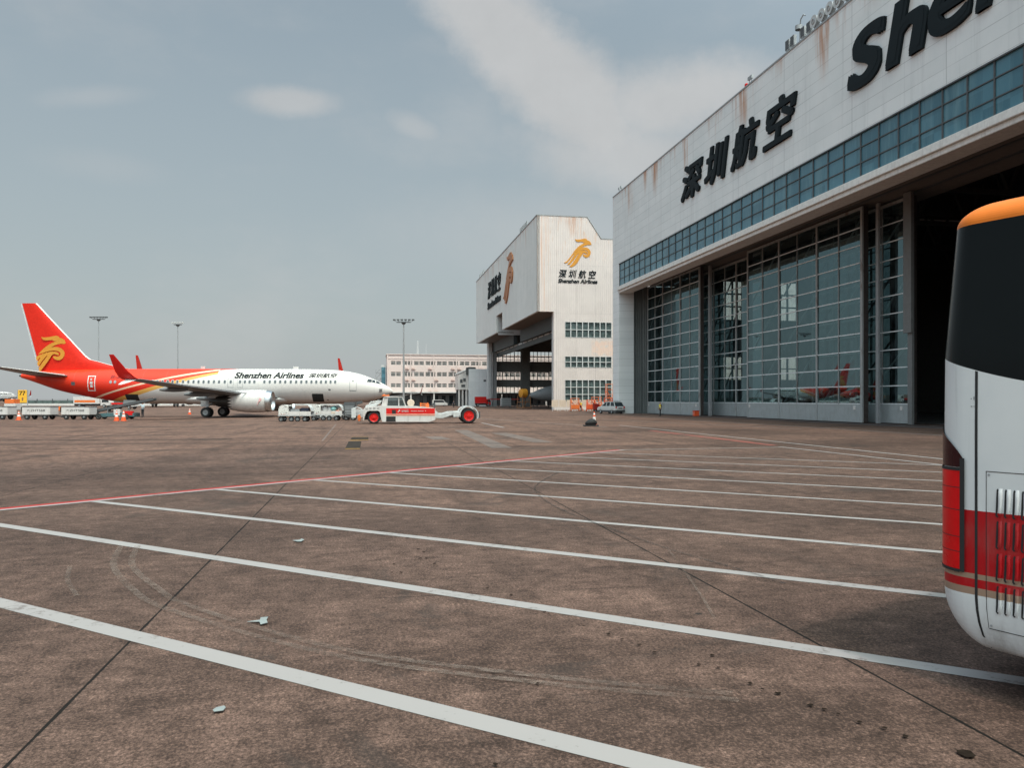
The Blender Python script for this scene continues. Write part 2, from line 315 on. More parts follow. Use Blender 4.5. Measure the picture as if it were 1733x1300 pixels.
# ------------------------------------------------------------------ mesh builder
class MB:
    def __init__(s): s.v = []; s.f = []; s.mi = []; s.cur = 0
    def add(s, verts, faces):
        n = len(s.v); s.v += [tuple(p) for p in verts]
        for f in faces: s.f.append([i + n for i in f]); s.mi.append(s.cur)
    def box(s, x0, x1, y0, y1, z0, z1, mtx=None):
        p = [(x0, y0, z0), (x1, y0, z0), (x1, y1, z0), (x0, y1, z0), (x0, y0, z1), (x1, y0, z1), (x1, y1, z1), (x0, y1, z1)]
        if mtx is not None: p = [mtx @ Vector(q) for q in p]
        s.add(p, [(0, 3, 2, 1), (4, 5, 6, 7), (0, 1, 5, 4), (1, 2, 6, 5), (2, 3, 7, 6), (3, 0, 4, 7)])
    def ring(s, rings, cap0=True, cap1=True, closed=True):
        n = len(rings[0]); v = [p for r in rings for p in r]; f = []
        for i in range(len(rings) - 1):
            for j in range(n if closed else n - 1):
                k = (j + 1) % n; f.append((i * n + j, i * n + k, (i + 1) * n + k, (i + 1) * n + j))
        if cap0: f.append(tuple(range(n - 1, -1, -1)))
        if cap1: f.append(tuple(range((len(rings) - 1) * n, len(rings) * n)))
        s.add(v, f)
    def tube(s, p0, p1, r0, r1=None, n=10, caps=True):
        r1 = r0 if r1 is None else r1
        p0, p1 = Vector(p0), Vector(p1); d = (p1 - p0).normalized()
        u = d.orthogonal().normalized(); vv = d.cross(u)
        s.ring([[p + (u * math.cos(2 * math.pi * i / n) + vv * math.sin(2 * math.pi * i / n)) * r for i in range(n)] for p, r in ((p0, r0), (p1, r1))], caps, caps)
    def path(s, pts, r, n=8):
        for a, b in zip(pts[:-1], pts[1:]): s.tube(a, b, r, r, n)
    def lathe(s, prof, origin=(0, 0, 0), axis='x', n=28, cap0=False, cap1=False):
        rings = []
        for a, r in prof:
            rg = []
            for i in range(n):
                c, q = math.cos(2 * math.pi * i / n) * r, math.sin(2 * math.pi * i / n) * r
                if axis == 'x': p = (origin[0] + a, origin[1] + c, origin[2] + q)
                elif axis == 'y': p = (origin[0] + c, origin[1] + a, origin[2] + q)
                else: p = (origin[0] + c, origin[1] + q, origin[2] + a)
                rg.append(p)
            rings.append(rg)
        s.ring(rings, cap0, cap1)
    def prism(s, poly, y0, y1, mp=None):
        """poly: (x,z) outline pushed along y, or mapped by mp(x,z,y)"""
        mp = mp or (lambda a, b, y: (a, y, b)); n = len(poly)
        s.add([mp(a, b, y0) for a, b in poly] + [mp(a, b, y1) for a, b in poly],
              [tuple(range(n)), tuple(range(2 * n - 1, n - 1, -1))] + [(i, i + n, (i + 1) % n + n, (i + 1) % n) for i in range(n)])
    def ell(s, c, r, n=14, k=9):
        rings = []
        for j in range(1, k):
            ph = math.pi * j / k
            rings.append([(c[0] + r[0] * math.cos(ph), c[1] + r[1] * math.sin(ph) * math.cos(2 * math.pi * i / n), c[2] + r[2] * math.sin(ph) * math.sin(2 * math.pi * i / n)) for i in range(n)])
        s.ring(rings)
    def build(s, name, mats, parent=None, smooth=False, bevel=0.0, loc=None, rotz=None, split=35):
        me = bpy.data.meshes.new(name); me.from_pydata(s.v, [], s.f)
        mats = mats if isinstance(mats, (list, tuple)) else [mats]
        for m in mats: me.materials.append(m)
        if len(mats) > 1:
            for p, i in zip(me.polygons, s.mi): p.material_index = i
        bm = bmesh.new(); bm.from_mesh(me); bmesh.ops.recalc_face_normals(bm, faces=bm.faces)
        if bevel:
            es = [e for e in bm.edges if len(e.link_faces) == 2 and e.calc_face_angle(0) > R(40)]
            try: bmesh.ops.bevel(bm, geom=es, offset=bevel, segments=2, affect='EDGES', clamp_overlap=True)
            except Exception: pass
        bm.to_mesh(me); bm.free()
        if smooth:
            me.polygons.foreach_set('use_smooth', [True] * len(me.polygons))
            try: me.set_sharp_from_angle(angle=R(split))
            except Exception: pass
        o = bpy.data.objects.new(name, me); COL.objects.link(o)
        if parent is not None: o.parent = parent
        if loc is not None: o.location = loc
        if rotz is not None: o.rotation_euler = (0, 0, rotz)
        return o

def tag(o, label=None, cat=None, group=None, kind=None):
    if label: o['label'] = label
    if cat: o['category'] = cat
    if group: o['group'] = group
    if kind: o['kind'] = kind
    return o
def thing(name, label, cat, loc=(0, 0, 0), rotz=0.0, group=None):
    o = bpy.data.objects.new(name, None); o.empty_display_size = 0.3; COL.objects.link(o)
    o.location = loc; o.rotation_euler = (0, 0, rotz)
    return tag(o, label, cat, group)
def copy_tree(o, parent=None):
    kids = [c for c in COL.objects if c.parent == o]
    c = o.copy(); COL.objects.link(c)
    if parent is not None: c.parent = parent
    for k in kids: copy_tree(k, c)
    return c

def text_mesh(body, shear=0.0, bold=0.0, cuts=0):
    """glyph outlines as 2D triangles scaled to a unit box"""
    cu = bpy.data.curves.new('glyphs', 'FONT'); cu.body = body; cu.shear = shear; cu.offset = bold; cu.size = 1.0; cu.resolution_u = 6
    ob = bpy.data.objects.new('glyphs', cu); COL.objects.link(ob)
    bpy.context.view_layer.update()
    me = bpy.data.meshes.new_from_object(ob.evaluated_get(bpy.context.evaluated_depsgraph_get()))
    bm = bmesh.new(); bm.from_mesh(me); bmesh.ops.triangulate(bm, faces=bm.faces)
    bmesh.ops.remove_doubles(bm, verts=bm.verts, dist=1e-5)
    if cuts:
        ys = [v.co.y for v in bm.verts]
        for k in range(1, cuts):
            yy = min(ys) + (max(ys) - min(ys)) * k / cuts
            bmesh.ops.bisect_plane(bm, geom=bm.verts[:] + bm.edges[:] + bm.faces[:], plane_co=(0, yy, 0), plane_no=(0, 1, 0))
        bmesh.ops.triangulate(bm, faces=bm.faces)
    vs = [(v.co.x, v.co.y) for v in bm.verts]; bm.verts.index_update(); fs = [[v.index for v in f.verts] for f in bm.faces]
    bm.free(); bpy.data.objects.remove(ob); bpy.data.curves.remove(cu); bpy.data.meshes.remove(me)
    if not vs: return [], []
    x0, x1 = min(v[0] for v in vs), max(v[0] for v in vs); y0, y1 = min(v[1] for v in vs), max(v[1] for v in vs)
    text_mesh.aspect = (x1 - x0) / (y1 - y0)
    return [((a - x0) / (x1 - x0), (b - y0) / (y1 - y0)) for a, b in vs], fs
def text_part(name, body, fn, m, parent, depth=0.0, shear=0.0, bold=0.0, fat=0.0, cuts=0):
    """fn(u, v, d): unit text box (and depth 0..1) -> local point"""
    b = MB()
    if fat:                                        # thicker strokes: the outline laid several times, each a hair further out
        vs, fs = text_mesh(body, shear, 0.0, cuts)
        for k in range(8):
            kx, ky = ((1, 1), (1, 0), (1, -1), (0, -1), (-1, -1), (-1, 0), (-1, 1), (0, 1))[k]; fx = fat / text_mesh.aspect; g_ = [((u + fx + fx * kx * .92) / (1 + 2 * fx), (v + fat + fat * ky * .92) / (1 + 2 * fat)) for u, v in vs]
            dk = k * (0.02 if depth else 0.05)
            b.add([fn(u, v, 1.0 + dk) for u, v in g_], [tuple(f) for f in fs])
            if depth:
                n = len(vs); cnt = {(f[i], f[(i + 1) % 3]) for f in fs for i in range(3)}
                b.add([fn(u, v, 1.0 + dk) for u, v in g_] + [fn(u, v, 0.0) for u, v in g_], [(e[0], e[1], e[1] + n, e[0] + n) for e in cnt if (e[1], e[0]) not in cnt])
        return b.build(name, m, parent)
    vs, fs = text_mesh(body, shear, bold, cuts)
    if depth:
        n = len(vs); cnt = {}
        for f in fs:
            for i in range(len(f)):
                e = (f[i], f[(i + 1) % len(f)]); cnt[e] = cnt.get(e, 0) + 1
        side = [(e[0], e[1], e[1] + n, e[0] + n) for e in cnt if (e[1], e[0]) not in cnt]
        b.add([fn(u, v, 1.0) for u, v in vs] + [fn(u, v, 0.0) for u, v in vs], [tuple(f) for f in fs] + side)
    else:
        b.add([fn(u, v, 0) for u, v in vs], fs)
    return b.build(name, m, parent)

# the bird emblem, as outlines in a unit box (x right, y up), head part and wing part
_A = [(300, 262), (360, 280), (470, 270), (560, 250), (650, 235), (710, 250), (728, 285), (800, 305), (850, 340), (880, 415), (850, 434), (760, 432), (660, 455), (580, 490), (535, 520), (620, 510), (700, 514), (770, 542), (825, 590), (855, 650), (850, 720), (810, 790), (750, 830), (680, 835), (620, 810), (580, 765), (590, 738), (620, 735), (675, 748), (730, 735), (758, 690), (740, 640), (690, 610), (600, 600), (500, 610), (400, 640), (310, 670), (230, 690), (300, 610), (380, 530), (470, 460), (560, 410), (650, 375), (625, 372), (570, 358), (565, 342), (480, 345), (420, 355), (350, 340), (310, 295)]
_B = [(175, 770), (230, 722), (330, 680), (440, 645), (540, 625), (630, 626), (695, 648), (728, 680), (715, 708), (690, 714), (650, 698), (600, 685), (555, 712), (450, 880), (300, 1090), (265, 1125), (245, 1030), (350, 860), (455, 720), (432, 720), (330, 850), (235, 1000), (208, 900), (285, 775), (268, 772), (205, 860)]
_B2 = [(476, 470), (560, 432), (650, 402), (720, 402), (778, 425), (800, 462), (783, 482), (750, 468), (716, 458), (690, 480), (640, 560), (570, 690), (500, 760), (440, 792), (392, 775), (440, 735), (530, 600), (605, 480), (592, 478), (500, 610), (410, 725), (385, 742), (345, 735), (385, 690), (470, 560), (505, 500), (490, 500), (420, 600), (350, 690), (305, 708), (275, 690), (330, 665), (400, 575)]
def emblem_fin():  return [_A, _B]
def emblem_wall():
    A = [(520 + .63 * (a - 300), 150 + .72 * (b - 262)) for a, b in _A]
    return [[((a - 275) / 610, (792 - b) / 662) for a, b in P] for P in (A, _B2)]


# ------------------------------------------------------------------ ground and markings (setting)
TH = math.atan2(-0.9837, 0.18)                    # direction of the hangar front, coming towards the camera
T = Vector((0.18, -0.9837, 0)); N = Vector((0.9837, 0.18, 0))
b = MB()
xs = [-3000, -400, -150, -60, 0, 60, 150, 400, 3000]
for i in range(len(xs) - 1):
    for j in range(len(xs) - 1):
        b.add([(xs[i], xs[j], 0), (xs[i + 1], xs[j], 0), (xs[i + 1], xs[j + 1], 0), (xs[i], xs[j + 1], 0)], [(0, 1, 2, 3)])
g = b.build('apron', M['apron'], rotz=TH); tag(g, kind='structure')

WL = Vector((-0.86267, 0.50576, 0)); ML = Vector((0.50576, 0.86267, 0))
def strip(p, q, wd, m, z=0.004, name='painted_line', seg=None):
    p, q = Vector((*p[:2], 0)), Vector((*q[:2], 0)); d = (q - p).normalized(); nn = Vector((-d.y, d.x, 0)) * wd / 2
    L = (q - p).length; k = seg or max(1, int(L / 4)); bb = MB()
    for i in range(k):
        a, c = p + d * L * i / k, p + d * L * (i + 1) / k
        bb.add([(v.x, v.y, z) for v in (a - nn, c - nn, c + nn, a + nn)], [(0, 1, 2, 3)])
    o = bb.build(name, m); tag(o, kind='structure'); return o
def rw_hit(c):                                   # where a parking line of offset c meets the red and white boundary line
    p0, d = Vector((-9.08, 13.84, 0)), Vector((0.6286, 0.7777, 0))
    s = (c - p0.dot(ML)) / d.dot(ML); return p0 + d * s
for k, c in enumerate((3.97, 6.44, 8.86, 11.38, 13.92, 16.32, 18.85, 21.4, 23.95, 26.5)):
    p = rw_hit(c) if k > 1 else ML * c + WL * 22
    strip(p, ML * c - WL * (18 if k > 5 else 24), (0.20, 0.19, 0.18, 0.17, 0.16, 0.15, 0.15, 0.14, 0.14, 0.14)[k], M['line_white'])
d = Vector((0.6286, 0.7777, 0)); nn = Vector((0.7777, -0.6286, 0)); p0 = Vector((-9.08, 13.84, 0))
strip(p0 - d * 14 + nn * 0.10, p0 + d * 21.2 + nn * 0.10, 0.17, M['line_white'], 0.009)
strip(p0 - d * 14 - nn * 0.06, p0 + d * 21.2 - nn * 0.09, 0.19, M['line_red'], 0.010)
strip((4.2, 30.3), (11.0, 32.0), 0.14, M['line_white'], 0.008)
strip((11.09, 32.34), (13.4, 20.5), 0.16, M['line_white'], 0.008)
strip((8.2, 59.9), (14.6, 23.0), 0.18, M['line_white'], 0.008)
strip((8.76, 49.5), (11.23, 33.43), 0.42, worn_paint('worn_red_strip', (0.24, 0.055, 0.038), wear=0.8, scale=2), 0.005)
strip((14.9, 90.0), (24.4, 38.0), 0.16, M['line_white'], 0.008)
strip((-3.31, 50.47), (-0.4, 31.5), 0.85, M['line_faint'], 0.005)
strip((-0.78, 45.96), (1.45, 35.75), 0.95, M['line_faint'], 0.006)
strip((-4.2, 41.5), (-3.4, 38.2), 0.9, M['line_faint'], 0.005)
strip((-2.58, 66.0), (-0.56, 54.77), 0.20, M['line_white'], 0.008)
strip((-6.0, 88), (6.8, 56), 0.16, M['line_old'], 0.007)
strip((-14, 62), (-9, 37), 0.10, M['line_faint'], 0.006)
strip((9.0, 78), (19.3, 52), 0.14, M['line_old'], 0.007)

def tyre_mat(name, col, alpha):
    m = bpy.data.materials.new(name); m.use_nodes = True; t = NT(m.node_tree); b = t.n['Principled BSDF']; o = t.obj()
    b.inputs['Base Color'].default_value = (*col, 1); b.inputs['Roughness'].default_value = 0.8
    t.l.new(t.m('MULTIPLY', t.m('MULTIPLY', t.step(t.noise(o, 14, 8, 0.75), 0.30, 0.72), t.step(t.noise(o, 0.7, 3), 0.22, 0.60)), alpha * 1.5), b.inputs['Alpha'])
    return m
M['mark_pale'] = tyre_mat('pale_tyre_scuff', (0.20, 0.15, 0.125), 0.42)
M['mark_dark'] = tyre_mat('dark_tyre_scuff', (0.035, 0.03, 0.028), 0.62)
M['oil'] = tyre_mat('old_oil_film', (0.03, 0.026, 0.024), 0.55)
def arc_mark(pts, wd, m, z=0.012, n=40):
    # smooth curve through ground points (Catmull-Rom)
    P = [Vector((*p, 0)) for p in pts]; P = [2 * P[0] - P[1]] + P + [2 * P[-1] - P[-2]]; cur = []
    for i in range(1, len(P) - 2):
        for k in range(n // (len(P) - 3) + 1):
            s = k / (n // (len(P) - 3) + 1); a, b_, c_, e = P[i - 1:i + 3]
            cur.append(0.5 * ((2 * b_) + (c_ - a) * s + (2 * a - 5 * b_ + 4 * c_ - e) * s * s + (3 * b_ - a - 3 * c_ + e) * s ** 3))
    cur.append(P[-2]); bb = MB()
    L = []; Rr = []
    for i, c in enumerate(cur):
        t_ = (cur[min(i + 1, len(cur) - 1)] - cur[max(i - 1, 0)]).normalized(); q = Vector((-t_.y, t_.x, 0)) * wd / 2
        L.append(c + q); Rr.append(c - q)
    for i in range(len(cur) - 1):
        bb.add([(v.x, v.y, z) for v in (L[i], L[i + 1], Rr[i + 1], Rr[i])], [(0, 1, 2, 3)])
    o = bb.build('tyre_mark', m); tag(o, kind='structure')
def gp(u, v):                                    # ground point seen by the picture's camera
    Y = 1.95 * 1320 / (v - 677); return ((u - 866.5) / 1320 * Y, Y)
for off in (0, 0.22):
    arc_mark([(gp(205, 925)[0] + off, gp(205, 925)[1]), (gp(192, 958)[0] + off, gp(192, 958)[1]), (gp(225, 1000)[0] + off, gp(225, 1000)[1] + off * .3), (gp(290, 1035)[0] + off * .6, gp(290, 1035)[1] + off * .6), (gp(560, 1110)[0], gp(560, 1110)[1] + off * .7), (gp(910, 1158)[0], gp(910, 1158)[1] + off * .6), (gp(1250, 1188)[0], gp(1250, 1188)[1] + off * .5)], 0.075, M['mark_pale'])
arc_mark([gp(118, 960), gp(115, 985), gp(130, 1010)], 0.05, M['mark_pale'])
arc_mark([gp(945, 800), gp(908, 822), gp(915, 842), gp(960, 868), gp(1050, 902), gp(1130, 930), gp(1250, 965), gp(1330, 990)], 0.05, M['mark_dark'])
arc_mark([gp(1130, 930), gp(1180, 1000), gp(1210, 1050)], 0.03, M['mark_pale'])
arc_mark([gp(0, 745), gp(250, 745), gp(395, 743)], 0.5, M['oil'], 0.011)
arc_mark([gp(335, 746), gp(365, 744), gp(392, 743.5)], 1.1, M['oil'], 0.013)
arc_mark([gp(20, 764), gp(45, 764.5)], 0.35, M['oil'], 0.011)
arc_mark([gp(85, 760), gp(105, 760)], 0.3, M['oil'], 0.011)
arc_mark([gp(1024, 730), gp(1055, 732), gp(1085, 731)], 0.8, M['oil'], 0.013)
arc_mark([gp(0, 722), gp(120, 724), gp(330, 722)], 0.9, M['oil'], 0.011)
arc_mark([gp(480, 722), gp(600, 728), gp(700, 726)], 0.5, M['oil'], 0.011)
arc_mark([gp(0, 735), gp(200, 738), gp(420, 733)], 0.4, M['oil'], 0.012)
bb = MB()                                        # drips in a line, as a film of separate small patches
drips = [(1205, 1112, 8), (1216, 1133, 7), (1183, 1128, 7), (1270, 1160, 8), (1290, 1170, 6), (1317, 1177, 10), (1372, 1197, 9), (1395, 1204, 9), (1418, 1212, 6), (1455, 1226, 8), (1497, 1236, 8), (1532, 1250, 9), (1635, 1280, 17),
         (690, 912, 5), (708, 931, 5), (717, 936, 5), (711, 947, 6), (722, 947, 5), (735, 956, 6), (667, 957, 6), (663, 971, 5), (679, 971, 6), (825, 997, 6), (865, 1009, 6), (922, 1038, 6), (988, 1062, 5), (1030, 1076, 7), (1053, 1085, 5), (1082, 1094, 7), (1108, 1107, 6), (910, 1160, 6), (838, 1298, 8), (235, 1064, 4)]
for u, v, s in drips:
    X, Y = gp(u, v); r = s * (0.9 if s > 12 else 0.58) * Y / 1320
    bb.add([(X + r * math.cos(a) * random.uniform(.75, 1.2), Y + r * 0.9 * math.sin(a) * random.uniform(.75, 1.2), 0.014) for a in [2 * math.pi * i / 9 for i in range(9)]], [tuple(range(9))])
o = bb.build('oil_drips', mat('oil_drip', (0.020, 0.015, 0.012), 0.95, spec=0.0, var=.3, vscale=20)); tag(o, kind='structure')

# ------------------------------------------------------------------ hangar (right)
HO = Vector((14.8, 114.4, 0))
hangar = thing('hangar', 'huge grey clad aircraft hangar with a teal window band and tall glazed sliding doors', 'hangar', HO, TH)
LEN = 135.0
b = MB(); b.box(0, LEN, 0, 0.9, 21.45, 31.6); b.box(0, 2.9, 0, 0.9, 0, 21.45)          # fascia and end pier in one skin
b.build('fascia_wall', M['clad'], hangar)
b = MB(); b.box(0, LEN, -0.06, 1.2, 31.6, 31.75); b.build('parapet_cap', M['grey'], hangar)
b = MB(); b.box(2.9, LEN, 0.10, 0.6, 18.1, 21.45); gband = b.build('window_band', M['band'], hangar)
b = MB()
k = 0
x = 2.9
while x < LEN:
    b.box(x, x + 0.09, 0.02, 0.099, 18.1, 21.45); x += 2.06
for z in (19.2, 20.35): b.box(2.99, LEN, 0.035, 0.097, z, z + 0.07)
b.build('mullion', M['dgrey'], gband)
b = MB(); b.box(2.85, LEN, -0.05, 0.098, 21.36, 21.452); b.build('band_flashing', M['dgrey'], hangar)
M['ledge'] = mat('pale_ledge', (0.74, 0.72, 0.69), 0.6, dirt=0.2)
b = MB(); b.box(2.9, LEN, -0.35, 1.6, 17.55, 18.098); b.box(2.9, LEN, -0.15, 1.6, 17.2, 17.548); b.build('ledge', M['ledge'], hangar, bevel=0.03)
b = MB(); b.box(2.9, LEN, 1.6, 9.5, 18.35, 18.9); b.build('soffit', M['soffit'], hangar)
b = MB(); b.box(2.9, LEN, 4.9, 5.2, 18.3, 18.348); b.box(2.9, LEN, 6.9, 7.15, 18.25, 18.348); b.build('door_rail', M['dgrey'], hangar)
b = MB(); b.box(0.0, 2.9, 0.9, 2.2, 0, 18.3); b.build('end_pier', M['clad'], hangar)
b = MB(); b.box(0.0, 2.4, 2.2, 3.6, 0, 18.3); b.box(0.0, 2.9, 3.6, 9.5, 0, 18.3); b.build('pocket_wall', cladding_mat('pocket_cladding', (.13, .145, .145), (.16, .175, .17), 4.5, 3.0, 60, rust=0, ribs=.3, rib_axis='y'), hangar)
# shell
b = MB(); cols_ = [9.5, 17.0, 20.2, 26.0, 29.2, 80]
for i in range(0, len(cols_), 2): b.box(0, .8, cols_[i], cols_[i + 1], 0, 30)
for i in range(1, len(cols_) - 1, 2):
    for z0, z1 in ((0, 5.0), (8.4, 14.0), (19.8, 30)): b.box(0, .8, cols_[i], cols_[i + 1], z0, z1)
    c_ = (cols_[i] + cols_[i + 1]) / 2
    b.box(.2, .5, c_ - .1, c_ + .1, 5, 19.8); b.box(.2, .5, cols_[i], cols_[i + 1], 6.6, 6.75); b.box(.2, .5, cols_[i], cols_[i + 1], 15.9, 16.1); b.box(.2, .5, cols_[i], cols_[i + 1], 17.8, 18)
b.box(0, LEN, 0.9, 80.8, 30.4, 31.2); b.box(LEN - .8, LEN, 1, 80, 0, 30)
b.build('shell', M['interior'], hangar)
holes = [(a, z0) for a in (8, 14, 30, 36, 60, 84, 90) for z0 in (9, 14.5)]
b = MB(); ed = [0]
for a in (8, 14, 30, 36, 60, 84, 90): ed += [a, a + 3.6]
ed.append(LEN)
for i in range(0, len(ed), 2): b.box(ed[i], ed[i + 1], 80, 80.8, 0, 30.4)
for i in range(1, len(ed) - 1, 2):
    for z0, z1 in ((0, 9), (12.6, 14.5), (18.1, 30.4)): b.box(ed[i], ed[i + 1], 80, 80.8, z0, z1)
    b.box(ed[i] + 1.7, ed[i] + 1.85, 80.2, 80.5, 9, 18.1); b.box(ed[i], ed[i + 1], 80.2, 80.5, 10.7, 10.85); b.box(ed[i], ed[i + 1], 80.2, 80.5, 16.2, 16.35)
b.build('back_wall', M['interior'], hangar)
b = MB()
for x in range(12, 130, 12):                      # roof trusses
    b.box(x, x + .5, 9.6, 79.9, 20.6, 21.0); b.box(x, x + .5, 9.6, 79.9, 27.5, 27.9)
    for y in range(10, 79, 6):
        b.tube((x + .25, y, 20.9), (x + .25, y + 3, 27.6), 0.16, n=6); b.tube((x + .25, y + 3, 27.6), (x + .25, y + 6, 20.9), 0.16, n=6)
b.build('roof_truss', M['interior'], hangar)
b = MB(); b.box(0.9, LEN - .9, 9.5, 79.9, 0.004, 0.03); b.build('hangar_floor', mat('hangar_floor_paint', (0.10, 0.10, 0.10), 0.5), hangar)

def door_leaf(x0, x1, w0, cols, thick, H=18.15, rust_cols=(), kick_m=None):
    fr = MB(); th = 0.16
    fr.box(x0, x0 + .22, w0, w0 + .14, 0.05, H); fr.box(x1 - .26, x1, w0, w0 + .14, 0.05, H)
    fr.box(x0 + .22, x1 - .28, w0 + .02, w0 + .3, H - .25, H)
    step = (x1 - x0) / cols; rows = 11; z0 = 1.62; dz = (H - .25 - z0) / rows
    for i in range(1, cols):
        wd = 0.20 if i % 2 == 0 else 0.07
        fr.box(x0 + i * step - wd / 2, x0 + i * step + wd / 2, w0 - (0.03 if i % 2 == 0 else 0), w0 + .2, 1.6 if i % 2 else 0.1, H - .25)
    fr.cur = 1
    for j in range(0, rows):
        segs = [x0 + .22] + [x0 + i * step for i in range(1, cols)] + [x1 - .28]
        for a, c in zip(segs[:-1], segs[1:]):
            fr.box(a + .11, c - .11, w0 + .015, w0 + .14, z0 + j * dz - .045, z0 + j * dz + .045)
            fr.box(a, a + .11, w0 + .02, w0 + .13, z0 + j * dz - .03, z0 + j * dz + .03); fr.box(c - .11, c, w0 + .02, w0 + .13, z0 + j * dz - .03, z0 + j * dz + .03)
    root = fr.build('sliding_door', [M['door_frame'], M['muntin']], hangar)
    for xa in (x0 + .02, x1 - .2): p = MB(); p.box(xa, xa + .18, w0 + .141, w0 + thick, 0.05, H); p.build('end_frame', M['dark_rust'], root)
    p = MB()                                      # panes sit slightly out of true, so reflections break at the bars
    for i in range(cols):
        for j in range(rows):
            a, c = max(x0 + .22, x0 + i * step), min(x1 - .26, x0 + (i + 1) * step); za, zc_ = z0 + j * dz, z0 + (j + 1) * dz
            q = [random.uniform(-.009, .009) for _ in range(2)]
            p.add([(a, w0 + .07 - q[0] - q[1] * .5, za), (c, w0 + .07 + q[0] - q[1] * .5, za), (c, w0 + .07 + q[0] + q[1] * .5, zc_), (a, w0 + .07 - q[0] + q[1] * .5, zc_)], [(0, 1, 2, 3)])
    p.build('glass_pane', M['door_glass'], root)
    p = MB(); p.box(x0 + .221, x1 - .281, w0 + .04, w0 + .24, 0.06, 1.58); p.build('kick_panel', M['kick'], root)
    p = MB()
    for i in range(0, cols - 1, 2):
        a, c = x0 + i * step, x0 + (i + 2) * step; n = 3 if cols > 2 else 2
        for q in range(n):
            za, zb = 1.6 + (H - 2) * q / n, 1.6 + (H - 2) * (q + 1) / n
            p.tube((a + .2, w0 + thick * .75, za), (c - .2, w0 + thick * .75, zb), 0.09, n=6)
    p.build('brace', M['lgrey'], root)
    for xa in (x0 + .45, x1 - 1.2): s = MB(); s.box(xa, xa + .3, w0 - .012, w0 + .038, 1.12, 1.45); s.build('notice_plate', M['white_clean'], root)
    return root
M['door_frame'] = mat('rusty_grey_door_frame', (0.34, 0.35, 0.35), 0.6, var=0.1)
_t = NT(M['door_frame'].node_tree); _b = _t.n['Principled BSDF']
_c = _t.mix(_t.m('MULTIPLY', _t.step(_t.noise(_t.mapping(_t.obj(), scale=(1, 1, 0.25)), 1.7, 6, 0.65), 0.52, 0.68), 0.7), (0.36, 0.37, 0.37), (0.13, 0.07, 0.05)); _t.l.new(_c, _b.inputs['Base Color'])
M['dark_rust'] = mat('dark_rusty_steel', (0.045, 0.035, 0.032), 0.7, var=0.3)
M['muntin'] = mat('pale_muntin', (0.74, 0.77, 0.78), 0.5, dirt=0.2)
M['kick'] = mat('door_kick_panel', (0.36, 0.385, 0.39), 0.45, var=0.08, vscale=1.5, dirt=0.3)
door_leaf(2.95, 21.0, 4.2, 6, 0.55)
door_leaf(13.0, 31.2, 6.9, 6, 0.55)
door_leaf(30.9, 51.1, 5.3, 6, 0.6)
door_leaf(41.0, 54.9, 6.9, 4, 0.6)
M['post_grey'] = mat('dull_post_grey', (.17, .175, .175), .6, dirt=.3)
b = MB(); b.box(21.25, 21.7, 5.2, 5.5, 0.03, 18.2); b.build('door_post', M['grey'], hangar)
b = MB(); b.box(55.25, 55.75, 6.4, 6.6, 0.03, 18.2); b.box(55.0, 55.9, 6.2, 6.39, 7.2, 18.2); b.build('door_post', M['post_grey'], hangar)
b = MB(); b.box(51.75, 52.1, 6.1, 6.3, 0.03, 18.2); b.build('door_post', M['grey'], hangar)
b = MB(); b.box(0.3, LEN, 3.2, 3.4, 0.004, 0.05); b.box(3, LEN, 5.9, 6.0, 0.004, 0.03); b.build('door_sill', M['dgrey'], hangar)

# raised letters on the fascia, one part each
def wall_fn(x0, x1, z0, z1, dep=0.2, y=0.0): return lambda u, v, d: (x0 + u * (x1 - x0), y - dep * d, z0 + v * (z1 - z0))
for ch, (x0, x1, z0, z1) in zip('深圳航空', ((25.8, 31.6, 24.35, 28.2), (32.1, 37.7, 24.35, 28.3), (38.2, 43.9, 24.3, 28.3), (44.6, 50.2, 24.3, 28.3))):
    text_part('sign_character', ch, wall_fn(x0, x1, z0, z1), M['ink'], hangar, depth=0.32, shear=0.22, fat=0.03)
xx = 57.3
for ch, wd, ht in zip('Shenzhen', (4.3, 4.1, 3.9, 3.9, 3.5, 4.1, 3.9, 3.9), (4.15, 4.15, 3.1, 3.05, 3.0, 4.15, 3.1, 3.05)):
    text_part('sign_letter', ch, wall_fn(xx, xx + wd, 24.6, 24.6 + ht), M['ink'], hangar, depth=0.32, shear=0.18, fat=0.05)
    xx += wd + 0.05
# floodlights and small gear along the roof edge
def floodlight(x, round_, parent, z=31.75, y=0.3):
    b = MB(); b.tube((x, y, z), (x, y, z + .45), 0.05, n=6)
    if round_:
        b.lathe([(0.0, 0.18), (0.12, 0.40), (0.34, 0.52), (0.38, 0.52)], (x, y - .30, z + .75), 'y', n=16, cap0=False, cap1=True)
        f = b.build('floodlight', M['galv'], parent, smooth=True)
        g_ = MB(); g_.lathe([(0, 0.5), (0.01, 0.02)], (x, y - .26, z + .75), 'y', n=16); g_.build('lens', M['lgrey'], f)
    else:
        b.box(x - .3, x + .3, y - .15, y + .1, z + .3, z + 1.15); f = b.build('floodlight', M['galv'], parent)
        g_ = MB(); g_.box(x - .25, x + .25, y - .17, y - .151, z + .36, z + 1.09); g_.build('lens', M['dgrey'], f)
for x in (48.2, 49.0, 50.6, 51.5): floodlight(x, False, hangar)
for i in range(12): floodlight(52.4 + i * 1.08, True, hangar)
b = MB(); b.path([(50.0, .3, 31.7), (50.0, .3, 33.2), (50.3, .2, 33.7), (50.9, .1, 33.8), (51.3, 0, 33.5)], 0.05, 6); b.lathe([(-.15, .3), (.2, .3), (.3, .05)], (50.0, .2, 33.1), 'z', n=12); b.build('roof_lamp', M['galv'], hangar, smooth=True)
